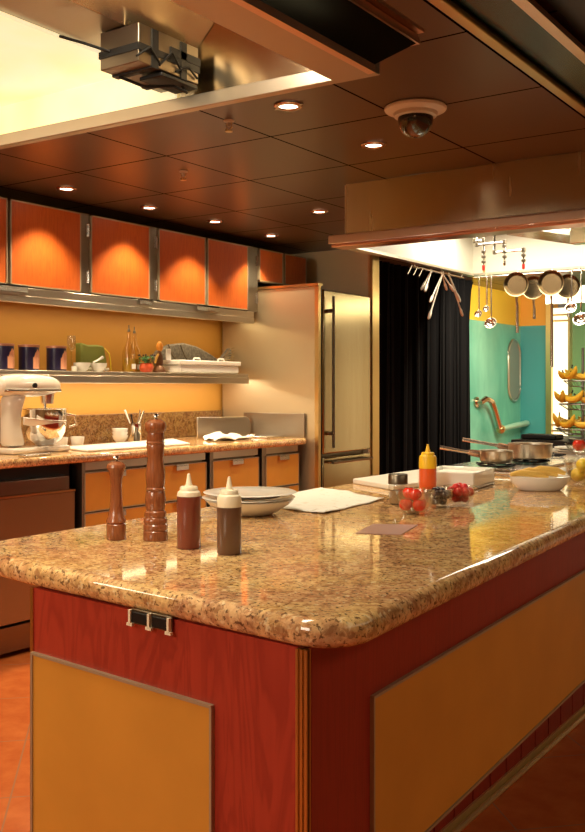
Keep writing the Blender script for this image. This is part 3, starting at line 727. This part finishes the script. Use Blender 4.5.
# things right of the dish
t = gbowl('large clear glass bowl of lemons at the right edge of the island', (-1.06, 3.36), .080, .085)
for i, (dx, dy, dz) in enumerate(((-.03,.0,.034),(.03,-.01,.034),(.0,.035,.036),(-.005,-.02,.070))):
    o = MB().lathe([(0,-.036),(.008,-.032),(.022,-.018),(.026,0),(.022,.018),(.008,.032),(0,.036)], (0,0,0), 16, rotm(PI/2,0,.5+i)).build('lemon', 'lemon', loc=(-1.06+dx, 3.36+dy, ZT+dz))
    tag(o, 'yellow lemon in the large glass bowl', 'lemon', 'lemons in the glass bowl')
tag(MB().lathe([(0,0),(.035,0),(.004,.004),(.004,.05),(.045,.075),(.060,.105),(.058,.105),(.043,.078),(0,.056)], (0,0,0), 28).build('footed_bowl', 'glass', loc=(-1.30, 4.02, ZT)), 'clear footed glass bowl with a tomato, beside the saucepans', 'bowl')
tomato((-1.30, 4.02, ZT+.098), .028, 'single red tomato in the footed glass bowl', 'tomato')
for k_, (x, y, lb) in enumerate(((-1.58, 4.84, 'lowest of the stack'), (-1.58, 4.84, 'second in the stack'), (-1.58, 4.84, 'topmost of the stack'))):
    tag(MB().lathe([(0,.003),(.09,.003),(.093,0),(.098,0),(.13,.012),(.13,.015),(.09,.008),(0,.007)], (0,0,0), 36).build('serving_plate', 'white', loc=(x+.01*k_, y, ZT+.0105*k_)), 'white serving plate beyond the cooktop, '+lb, 'plate', 'white plates beyond the cooktop')
tag(cloth([(-1.38, 4.25), (-1.22, 4.22), (-1.20, 4.62), (-1.36, 4.66)], ZT, .05, 18, 14, seed=4).build('kitchen_towel', 'cloth', solid=.003), 'crumpled white cloth between the saucepans and the bananas', 'towel')
tag(cloth([(-1.36, 3.50), (-1.22, 3.46), (-1.18, 3.72), (-1.34, 3.80)], ZT, .022, 12, 10, seed=5).build('kitchen_towel', 'cloth', solid=.002), 'small folded white cloth between the oval dish and the saucepans', 'towel')

# ================================================================ FAR COUNTER, BANANAS
t = thing('serving_counter', 'far cream serving counter with a black top under the bananas', 'counter', (-1.2, 6.3, 0))
MB().box(-1.15, 1.5, -.30, .30, 0, .925).build('counter_body', 'cream', t)
MB().box(-1.18, 1.5, -.34, .34, .926, .972).build('counter_top', 'blackplastic', t, bevel=.004)
bx, by = -1.955, 6.12
t = thing('tiered_basket', 'three-tier wire fruit stand full of bananas at the right edge', 'fruit stand', (bx, by, .973))
MB().lathe([(0,0),(.09,0),(.09,.01),(.01,.018),(.008,.60),(0,.60)], (0,0,0), 16).build('pole', 'wicker', t)
tiers = ((.075,.17),(.235,.15),(.385,.12))
for z, r in tiers:
    g = MB(); g.ring((0,0,z), r, .004).ring((0,0,z-.035), r*.65, .003)
    for k_ in range(14):
        a = 2*PI*k_/14; g.tube([(r*math.cos(a), r*math.sin(a), z), (r*.65*math.cos(a), r*.65*math.sin(a), z-.035), (0,0,z-.04)], .002, 5)
    g.build('wire_tray', 'wicker', t)
def banana(loc, rz, rx, s=1.0, which=''):
    t = thing('banana', 'ripe yellow banana on the '+which+' tier of the wire fruit stand', 'banana', loc, 0, 'bananas on the '+which+' tier')
    t.rotation_euler = (rx, 0, rz)
    pts = [(0, .085*math.sin(a), .085*(1-math.cos(a))-.0) for a in [(-1.0+2.0*i/8) for i in range(9)]]
    MB().tube([tuple(q*s for q in p) for p in pts], [.004*s,.012*s,.017*s,.019*s,.019*s,.019*s,.017*s,.011*s,.005*s], 9).build('peel', 'banana', t)
    MB().tube([(0,.0715*s,.039*s),(0,.080*s,.052*s),(0,.083*s,.060*s)], [.005*s,.004*s,.005*s], 7).build('stem', 'olive', t)
for (z, r), which, n_ in zip(tiers, ('bottom','middle','top'), (9,8,6)):
    for i in range(n_):
        a = 2*PI*i/n_ + z*3
        banana((bx+(r*.92)*math.cos(a), by+(r*.92)*math.sin(a), .973+z+.030), a+PI/2+PI/2.5, rnd.uniform(-.35,.1), 1.12, which)
tag(MB().box(-.12,.12,-.08,.08,0,.03).build('serving_tray', 'blackplastic', loc=(-2.24, 6.16, .973), bevel=.008), 'low black tray on the far counter left of the bananas', 'tray')

# ================================================================ THINGS HANGING FROM THE COOKING HOOD
rail = tag(MB().tube([(-2.52, 5.69, 2.022), (.2, 5.69, 2.022)], .006).build('pot_rail', 'steelbright'), 'thin steel rail along the far lip of the cooking hood carrying pans and ladles', 'rail')
mb = MB()
for i in range(5): mb.tube([(-2.45+i*.6, 5.69, 2.022), (-2.45+i*.6, 5.73, 2.045)], .004)
mb.build('rail_bracket', 'steelbright', rail)
tr = tag(MB().tube([(-2.575, 4.95, 2.022), (-2.575, 5.65, 2.022)], .005).build('tong_rail', 'steelbright'), 'short steel rail on the left lip of the cooking hood carrying tongs', 'rail')
MB().tube([(-2.575, 4.97, 2.022), (-2.575, 4.97, 2.045)], .004).tube([(-2.575, 5.62, 2.022), (-2.575, 5.62, 2.045)], .004).build('rail_bracket', 'steelbright', tr)
def ladle(label, x, zc, r, y=5.66, kind='ladle'):
    t = thing(kind, label, kind, (x, y, zc), 0, 'ladles hanging from the pot rail')
    R = rotm(math.radians(62), 0, 0)
    MB().lathe([(0,-r*.75),(r*.5,-r*.62),(r*.85,-r*.25),(r,.12*r),(r*.94,.12*r),(r*.78,-r*.22),(r*.45,-r*.52),(0,-r*.62)], (0,0,0), 24, R).build('bowl', 'chrome', t)
    MB().tube([(0,.004,r*.6), (0,.012,r*1.3), (0,.012,2.0-zc), (0,.018,2.024-zc), (0,.030,2.034-zc), (0,.040,2.022-zc)], .0048, 8).build('handle', 'steelbright', t)
    return t
ladle('small steel ladle hanging nearest the curtain', -2.478, 1.785, .026)
ladle('small steel ladle hanging a little higher, second from the curtain', -2.425, 1.815, .022)
ladle('larger steel ladle hanging lowest of the three by the curtain', -2.395, 1.722, .040)
ladle('steel ladle hanging right of the frying pans', -1.880, 1.795, .036)
ladle('larger steel ladle hanging at the right edge of the picture', -1.822, 1.725, .044)
def frypan(label, x, zc, r, y, hz, hm='steelbright'):
    t = thing('frying_pan', label, 'frying pan', (x, y, zc), 0, 'frying pans hanging from the pot rail')
    R = rotm(math.radians(90), 0, math.radians(12))
    MB().lathe([(0,-.02),(r*.72,-.02),(r*.80,-.016),(r,.018),(r+.003,.020),(r-.002,.018),(r*.78,-.012),(0,-.014)], (0,0,0), 40, R).build('pan_body', 'pansteel', t)
    MB().tube([(0,.0,-r*.9), (0,.0,-r-.03), (0,.012,-r-.06), (0,.012,hz-zc)], [.010,.006,.008,.010], 10).build('handle', hm, t)
    MB().tube([(0,.012,r*.80), (0,.02,r+.01), (0,.025,2.034-zc)], .003, 6).build('hook', 'steelbright', t)
    return t
frypan('steel frying pan hanging with its handle down, nearer the curtain', -2.215, 1.955, .073, 5.64, 1.655)
frypan('steel frying pan hanging with its handle down, nearer the right edge', -1.995, 1.950, .075, 5.64, 1.44)
frypan('frying pan hanging just behind the left frying pan', -2.165, 1.945, .070, 5.80, 1.75)
frypan('frying pan hanging just behind the right frying pan', -1.945, 1.940, .072, 5.80, 1.75)
def tongs(label, y0, pts2, x=-2.575):
    # pts2: (top y, top z), (end1 y,z), (end2 y,z)
    t = thing('tongs', label, 'tongs', (x, y0, 2.022), 0, 'tongs hanging from the left hood lip')
    for k_, (ye, ze) in enumerate(pts2):
        e = Vector((-.0+.012*(1-2*k_), ye-y0, ze-2.022)); n_ = 6
        MB().tube([e*(i/n_) for i in range(n_+1)], [.003,.0045,.0045,.0045,.0045,.005,.005], 8).build('arm', 'tongsteel', t)
        b = e.normalized()
        MB().tube([e-b*.02, e+b*.010, e+b*.045, e+b*.055], [.004,.010,.009,.003], 8).build('tip', 'tongsteel', t)
    MB().ring((0,0,0), .012, .003, 14, rotm(0, PI/2, 0)).build('hanging_ring', 'steelbright', t)
tongs('steel kitchen tongs hanging leftmost before the black curtain', 5.19, [(5.105, 1.925), (5.125,1.94)])
tongs('steel kitchen tongs hanging long and slanting left before the black curtain', 5.345, [(5.18, 1.865), (5.205, 1.775)])
tongs('steel kitchen tongs hanging short and slanting right before the black curtain', 5.33, [(5.425, 1.95), (5.40, 1.96)])
tongs('steel kitchen tongs hanging long and slanting right, nearest the ladles', 5.43, [(5.53, 1.90), (5.63, 1.815)])
for i, y in enumerate((4.93, 5.00, 5.07)):
    tag(MB().tube([(-2.575, y, 2.034), (-2.572, y, 2.024), (-2.575, y-.03, 1.985), (-2.575, y-.045, 1.972)], .0025, 6).build('empty_hook', 'steeldark'), 'small empty dark hook under the left hood lip', 'hook', 'empty hooks under the hood lip')
# fire-suppression pipes inside the hood
def nozzle(label, x, zt, zb, x2, capm):
    t = thing('pipe_nozzle', label, 'pipe nozzle', (x, 5.2, zb), 0, 'pipes inside the cooking hood')
    MB().tube([(x2-x, 0, 2.33-zb), (x2-x, 0, zt-zb), (x2-x+.01*(1 if x>x2 else -1), 0, zt-zb), (0,0,zt-zb), (0,0,zt-zb-.02), (0,0,.03)], .0065, 10).build('pipe', 'chrome', t)
    g = MB()
    for z in (.05, .08, .11): g.lathe([(.008,z-.008),(.013,z-.006),(.013,z+.006),(.008,z+.008)], (0,0,0), 14)
    g.lathe([(.008,zt-zb-.014),(.012,zt-zb-.01),(.012,zt-zb+.012),(0,zt-zb+.016)], (0,0,0), 12)
    g.lathe([(.008,0-.012),(.012,0-.010),(.012,.012),(.008,.014)], (x2-x,0,zt-zb), 12)
    g.build('collar', 'steeldark', t)
    MB().lathe([(0,0),(.007,0),(.009,.012),(.009,.03),(0,.034)], (0,0,0), 12).build('nozzle', capm, t)
nozzle('chrome pipe drop with red cap, leftmost inside the hood', -2.244, 2.178, 2.00, -2.30, 'redcap')
nozzle('chrome pipe drop, middle one inside the hood', -2.115, 2.155, 2.02, -2.285, 'chrome')
nozzle('chrome pipe drop, rightmost inside the hood', -2.001, 2.10, 1.99, -2.175, 'redcap')

# ================================================================ BACK COUNTER THINGS
# stand mixer: long axis along y, head pointing +y
t = thing('stand_mixer', 'cream enamel stand mixer with steel bowl on the back counter', 'stand mixer', (-3.99, 3.28, ZT), math.radians(0))
def ell(a, b_, n=14, p=2.4):
    r = []
    for i in range(n):
        th = 2*PI*i/n; c, s_ = math.cos(th), math.sin(th)
        r.append((a*math.copysign(abs(c)**(2/p), c), b_*math.copysign(abs(s_)**(2/p), s_)))
    return r
def loft(sections):
    # sections: list of (center, half_x, half_other, axis)  axis 'y' => ring in xz; 'z' => ring in xy
    mb = MB(); bm = mb.bm; rs = []
    for c, a, b_, ax in sections:
        ring = []
        for u, v in ell(a, b_):
            ring.append(bm.verts.new((c[0]+u, c[1], c[2]+v) if ax == 'y' else (c[0]+u, c[1]+v, c[2])))
        rs.append(ring)
    for A, B in zip(rs, rs[1:]):
        for i in range(len(A)): bm.faces.new([A[i], A[(i+1) % len(A)], B[(i+1) % len(A)], B[i]])
    bm.faces.new(rs[0][::-1]); bm.faces.new(rs[-1]); return mb
loft([((0,-.17,.35),.035,.03,'y'), ((0,-.16,.35),.055,.05,'y'), ((0,-.08,.352),.068,.064,'y'), ((0,.08,.352),.068,.062,'y'), ((0,.17,.352),.062,.055,'y'), ((0,.215,.350),.048,.040,'y'), ((0,.238,.348),.030,.026,'y')]).build('head', 'mixerwhite', t, sub=1)
MB().box(-.071,.071,-.15,.205,.318,.334).build('trim_band', 'steelbright', t, bevel=.004)
MB().lathe([(0,-.03),(.034,-.03),(.036,-.005),(.040,.02),(0,.02)], (0,.165,.285), 20).build('attachment_hub', 'steelbright', t)
MB().lathe([(0,0),(.012,0),(.014,.01),(0,.012)], (.068,.02,.352), 12, rotm(0,PI/2,0)).build('speed_knob', 'blackplastic', t)
loft([((0,-.06,.03),.062,.072,'z'), ((0,-.07,.08),.055,.055,'z'), ((0,-.08,.18),.050,.045,'z'), ((0,-.07,.26),.055,.058,'z'), ((0,-.05,.31),.058,.075,'z')]).build('pedestal', 'mixerwhite', t, sub=1)
MB().prism([(-.085,-.13),(.085,-.13),(.095,-.06),(.095,.05),(.075,.10),(.11,.16),(.10,.24),(.05,.27),(-.05,.27),(-.10,.24),(-.11,.16),(-.075,.10),(-.095,.05),(-.095,-.06)], 0, .032).build('base', 'mixerwhite', t, bevel=.012, seg=3)
MB().prism3([(.062,-.05,.150), (.062,.0,.140), (.105,.10,.152), (.105,.20,.158), (.105,.20,.168), (.105,.06,.172), (.062,-.05,.19)], (.012,0,0)).build('bowl_arm', 'mixerwhite', t, bevel=.004)
b_ = MB().lathe([(0,.036),(.050,.036),(.056,.044),(.085,.064),(.108,.105),(.116,.155),(.116,.225),(.121,.229),(.113,.226),(.112,.155),(.104,.108),(.08,.070),(0,.05)], (0,.150,0), 36).build('mixing_bowl', 'chrome', t)
MB().tube([(.11,.20,.20), (.13,.24,.19), (.125,.26,.14), (.09,.24,.13)], .006).build('bowl_handle', 'steelbright', b_)
MB().tube([(0,.15,.27), (0,.15,.21), (0,.15,.10)], [.008,.008,.014], 10).build('beater', 'steelbright', t)
# small things near the mixer
def ramekin(loc, label):
    return tag(MB().lathe([(0,0),(.030,0),(.034,.004),(.040,.055),(.036,.055),(.031,.008),(0,.008)], (0,0,0), 24).build('ramekin', 'white', loc=(*loc, ZT)), label, 'ramekin', 'white ramekins')
ramekin((-4.19, 3.72), 'white ramekin right behind the mixer bowl'); ramekin((-4.18, 3.835), 'white ramekin, farther right of the two behind the mixer')
tag(MB().prism([(-4.10, 3.62), (-3.76, 3.52), (-3.72, 4.30), (-4.14, 4.62)], ZT, ZT+.010).build('cutting_board', 'whiteplastic', bevel=.003), 'long white board on the back counter right of the mixer', 'cutting board')
tag(MB().rbox((0,0,.006), (.045,.20,.010)).build('knife_sharpener', 'steelbright', loc=(-3.76, 3.17, ZT), rot=(0,0,.15), bevel=.004), 'flat steel tool with dark grip lying by the mixer base', 'kitchen tool')
bs = [(0,0),(.022,0),(.024,.004),(.042,.028),(.050,.055),(.046,.055),(.038,.028),(0,.006)]
for i in range(3):
    tag(MB().lathe([(r, z*.85) for r, z in bs], (0,0,0), 28).build('small_bowl', 'white', loc=(-4.20, 4.20, ZT+.021*i)), 'small white bowl on the back counter, '+['lowest','middle','topmost'][i]+' of the stack', 'bowl', 'stacked small white bowls')
t = thing('utensil_crock', 'steel container holding whisk and spatula handles beside the white bowls', 'utensil holder', (-4.23, 4.36, ZT))
MB().lathe([(0,0),(.040,0),(.042,.004),(.042,.115),(.039,.115),(.039,.006),(0,.006)], (0,0,0), 28).build('container', 'chrome', t)
for i, (dx, dy, h, nm_) in enumerate(((-.01,-.045,.20,'cloth'),(.01,.02,.20,'steelbright'),(.0,.05,.19,'steelbright'),(-.02,.0,.17,'blackplastic'))):
    u = tag(MB().tube([(0,0,.010), (dx*.5,dy*.5,h*.6), (dx*1.3,dy*1.3,h)], [.004,.004,.006], 8).build('utensil', nm_, loc=(-4.23+.3*dx, 4.36+.3*dy, ZT)), ['pale spatula handle leaning left in the steel container','steel spoon handle upright in the steel container','steel whisk handle leaning right in the steel container','short black handle in the steel container'][i], 'utensil')
tag(MB().lathe([(0,0),(.018,0),(.022,.05),(.010,.07),(.010,.09),(0,.09)], (0,0,0), 16).build('shaker', 'steeldark', loc=(-4.14, 4.285, ZT)), 'small dark shaker between the white bowls and the steel container', 'shaker')
# steel guards around the far end
o = tag(MB().prism3([(0,0,0),(0,.54,0),(0,.57,.02),(0,.575,.07),(0,.56,.118),(0,.52,.135),(0,0,.145)], (.012,0,0)).build('splash_guard', 'steelh', loc=(-4.06, 4.755, ZT), bevel=.003), 'upright steel splash guard with a rounded corner on the back counter', 'splash guard')
tag(MB().box(-4.12, -3.60, 5.338, 5.350, ZT, 1.138).build('splash_plate', 'platesteel', bevel=.002), 'flat steel splash plate against the refrigerator side panel', 'splash guard')
tag(cloth([(-3.98, 4.72), (-3.78, 4.64), (-3.76, 5.02), (-3.98, 5.10)], ZT, .035, 26, 20, seed=11).build('kitchen_towel', 'cloth', solid=.003), 'crumpled white towel on the back counter before the steel splash guard', 'towel')
tag(MB().prism([(-3.99,5.11),(-3.74,5.10),(-3.73,5.30),(-3.99,5.32)], ZT, ZT+.012).build('scale_plate', 'steelbright', bevel=.003), 'flat steel plate on the counter corner next to the refrigerator', 'plate')

# ================================================================ SHELF THINGS
ZS = 1.4088
def tin(y, label, rz=0):
    t = thing('canister', label, 'canister', (-4.15, y, ZS), rz, 'navy tins on the shelf')
    MB().lathe([(0,0),(.054,0),(.055,.003),(.055,.128),(0,.128)], (0,0,0), 32).build('tin_body', 'navy', t)
    MB().lathe([(0,.142),(.053,.142),(.058,.140),(.058,.1285),(0,.1285)], (0,0,0), 32).build('lid', 'tinlid', t)
    # curved label patch facing the room
    mb = MB(); bm = mb.bm; g = []
    outline = [(-.9,.012),(-.9,.055),(-1.0,.062),(-.9,.075),(-.75,.095),(-.55,.100),(-.35,.112),(-.1,.112),(.1,.098),(.25,.092),(.3,.06),(.3,.012)]
    tops = [.075,.070,.085,.098,.100,.110,.116,.112,.104,.108,.112,.10,.085,.080]
    cols = []
    for k_, zt in enumerate(tops):
        q = -.62 + 1.15*k_/(len(tops)-1); cols.append([bm.verts.new((rr*math.cos(q), rr*math.sin(q), z)) for rr in (.0553,.0566) for z in (.010, zt)])
    for A, B in zip(cols, cols[1:]):
        bm.faces.new([A[2],B[2],B[3],A[3]]); bm.faces.new([A[0],A[1],B[1],B[0]]); bm.faces.new([A[1],A[3],B[3],B[1]]); bm.faces.new([A[0],B[0],B[2],A[2]])
    bm.faces.new([cols[0][0],cols[0][2],cols[0][3],cols[0][1]]); bm.faces.new([cols[-1][0],cols[-1][1],cols[-1][3],cols[-1][2]])
    mb.build('label_patch', 'pinklabel', t)
    return t
tin(3.285, 'navy blue tin with salmon label, half cut off by the left edge', .35)
tin(3.455, 'navy blue tin with salmon label, middle of the three tins', .35)
tin(3.650, 'navy blue tin with salmon label, rightmost of the three tins', .35)
def shallow(y, label, r=.05, x=-4.10, h=.05, z=0):
    return tag(MB().lathe([(0,0),(r*.5,0),(r*.55,.004),(r*.92,h*.6),(r,h),(r-.004,h),(r*.86,h*.6),(r*.5,.008),(0,.008)], (0,0,0), 28).build('small_bowl', 'white', loc=(x, y, ZS+z)), label, 'bowl', 'small white bowls on the shelf')
shallow(3.795, 'small white bowl on the shelf right beside the tins'); shallow(3.925, 'small white bowl on the shelf before the green bag')
tag(MB().lathe([(0,0),(.014,0),(.016,.003),(.016,.028),(0,.028)], (0,0,0), 14).build('egg_cup', 'white', loc=(-4.08, 3.72, ZS)), 'tiny white cup squeezed between the tin and the bowls', 'cup')
tag(MB().lathe([(0,0),(.028,0),(.004,.006),(.004,.12),(.020,.135),(.026,.165),(.024,.21),(.022,.21),(.024,.165),(.018,.14),(0,.128)], (0,0,0), 20).build('wine_glass', 'glass', loc=(-4.22, 3.825, ZS)), 'thin stemmed glass standing behind the small white bowls', 'glass')
t = thing('spoon', 'white ceramic spoon resting across the small bowls', 'spoon', (-4.085, 3.905, ZS+.054), .3)
MB().tube([(0,-.05,.0), (0,0,.012), (0,.055,.030)], [.006,.006,.010], 8).build('spoon_body', 'white', t)
bg = MB(); bmm = bg.bm
prof = [(-.085,0),(.095,0),(.115,.03),(.10,.09),(.085,.150),(.03,.156),(-.04,.152),(-.10,.165),(-.095,.12),(-.098,.05)]
t = thing('paper_bag', 'olive green crumpled bag with white ruffled foot on the shelf', 'bag', (-4.22, 3.975, ZS+.001))
MB().prism3([(-.03,y,z+.006) for y, z in prof], (.06,0,0)).build('bag_body', 'greencloth', t, bevel=.012, seg=2)
MB().tube([(.045,-.06+.018*i, .012+.005*(i%2)) for i in range(10)], .009, 8).build('ruffle', 'cloth', t)
MB().tube([(.03,.085,.14),(.035,.12,.11),(.035,.13,.06),(.035,.135,.01)], .004, 6).build('cord', 'lemon', t)
def bottle(y, label, x=-4.12):
    t = thing('oil_bottle', label, 'bottle', (x, y, ZS), 0, 'pourer bottles on the shelf')
    MB().lathe([(0,0),(.036,0),(.040,.004),(.040,.11),(.036,.135),(.018,.175),(.012,.20),(.012,.235),(.015,.238),(.015,.246),(.011,.248)], (0,0,0), 24).build('bottle_glass', 'oilglass', t)
    MB().lathe([(0,.005),(.037,.005),(.037,.085),(0,.085)], (0,0,0), 20).build('oil', mat('olive_oil', (.42,.26,.05), .2), t)
    MB().lathe([(0,.246),(.010,.246),(.008,.262),(.004,.266),(.004,.288),(0,.288)], (0,0,0), 12).build('pourer', 'steeldark', t)
    MB().box(.0405,.043,-.016,.016,.02,.05).build('label_patch', 'whiteplastic', t)
bottle(4.195, 'clear oil bottle with pourer spout, left one of the two')
bottle(4.335, 'clear oil bottle with pourer spout standing behind the red flowerpot', -4.21)
t = thing('flowerpot', 'little red glazed flowerpot with green plant in front of an oil bottle', 'plant', (-4.06, 4.285, ZS))
MB().lathe([(0,0),(.028,0),(.042,.018),(.044,.035),(.036,.052),(.040,.056),(.034,.056),(0,.050)], (0,0,0), 24).build('pot', 'terracotta', t)
g = MB(); r2 = random.Random(3)
for i in range(70):
    a = r2.uniform(0, 2*PI); q = r2.uniform(.0,.046); z = .056+r2.uniform(0,.042)
    c = Vector((q*math.cos(a), q*math.sin(a), z)); R = rotm(r2.uniform(-1,1), r2.uniform(-1,1), r2.uniform(0,6))
    g.prism3([c+R@Vector(p) for p in ((-.012,0,0),(0,.006,0),(.012,0,0),(0,-.006,0))], R@Vector((0,0,.0012)))
g.build('foliage', 'leaf', t, smooth=False)
g = MB()
for i in range(7): g.tube([(0,0,.05),(.02*math.cos(i),.02*math.sin(i*2),.075),(.05*math.cos(i*.9),.05*math.sin(i*.9),.105)], .0015, 5).ball((.05*math.cos(i*.9),.05*math.sin(i*.9),.105), .006, None, 8)
g.build('flower_stem', 'olive', t)
t = thing('figurine', 'small orange topped figurine holding a white plaque on the shelf', 'figurine', (-4.12, 4.465, ZS))
MB().lathe([(0,0),(.036,0),(.040,.012),(.034,.03),(.022,.045),(.026,.07),(.022,.11),(.012,.13),(.010,.14)], (0,0,0), 20).build('figure_body', mat('dark_bronze', (.16,.07,.03), .4, .4), t)
MB().ball((0,.005,.165), .022, None, 16, 1.5).build('head', mat('orange_cap', (.85,.35,.04), .4), t)
MB().tube([(.01,-.02,.115),(.02,-.045,.095),(.02,-.06,.06)], [.008,.008,.006], 8).build('arm', 'bread', t)
MB().rbox((.035,.048,.115), (.008,.046,.075)).build('plaque', 'white', t, bevel=.003)
t = thing('rectangular_dish', 'long white covered baking dish on the shelf by the refrigerator', 'dish', (-4.09, 4.84, ZS))
MB().prism([(-.085,-.30),(.085,-.30),(.085,.30),(-.085,.30)], 0, .052).build('dish_body', 'white', t, bevel=.01)
MB().box(-.092,.092,-.315,.315,.053,.082).build('lid', 'white', t, bevel=.006)
for y in (-.08, .17): MB().tube([(.03,y-.035,.082),(.03,y-.025,.098),(.03,y+.025,.098),(.03,y+.035,.082)], .006, 8).build('handle', 'white', t)
# woven fish platter behind
t = thing('fish_basket', 'grey woven wire fish-shaped basket lying behind the white dish', 'basket', (-4.24, 4.90, ZS))
prof = [(-.37,.09),(-.33,.145),(-.22,.19),(-.08,.205),(.06,.185),(.18,.145),(.28,.105),(.33,.115),(.42,.19),(.44,.16),(.41,.08),(.33,.075),(.28,.07),(.1,.005),(-.2,.001),(-.33,.04)]
fm = mat('woven_grey', (.28,.26,.23), .6, .3); _v = coords(fm, (1,1,1)); _f = noise(fm, _v, 60, 2, .5); bump(fm, _f, .6, .004); setcol(fm, ramp(fm, _f, [(.4,(.20,.18,.15)), (.6,(.30,.27,.23))]))
MB().prism3([(-.02, y, z) for y, z in prof], (.04, 0, 0)).build('fish_body', fm, t, bevel=.010, seg=2)
for i in range(6): MB().tube([(.024, .30+.004*i, .085+.004*i), (.03, .38, .09+.016*i), (.026, .45, .08+.022*i)], .0035, 6).build('tail_wire', 'steelbright', t)
for y in (-.24,-.12): MB().tube([(.022,y,.19),(.03,y+.03,.12),(.03,y+.08,.07)], .004, 6).build('rib', 'steeldark', t)
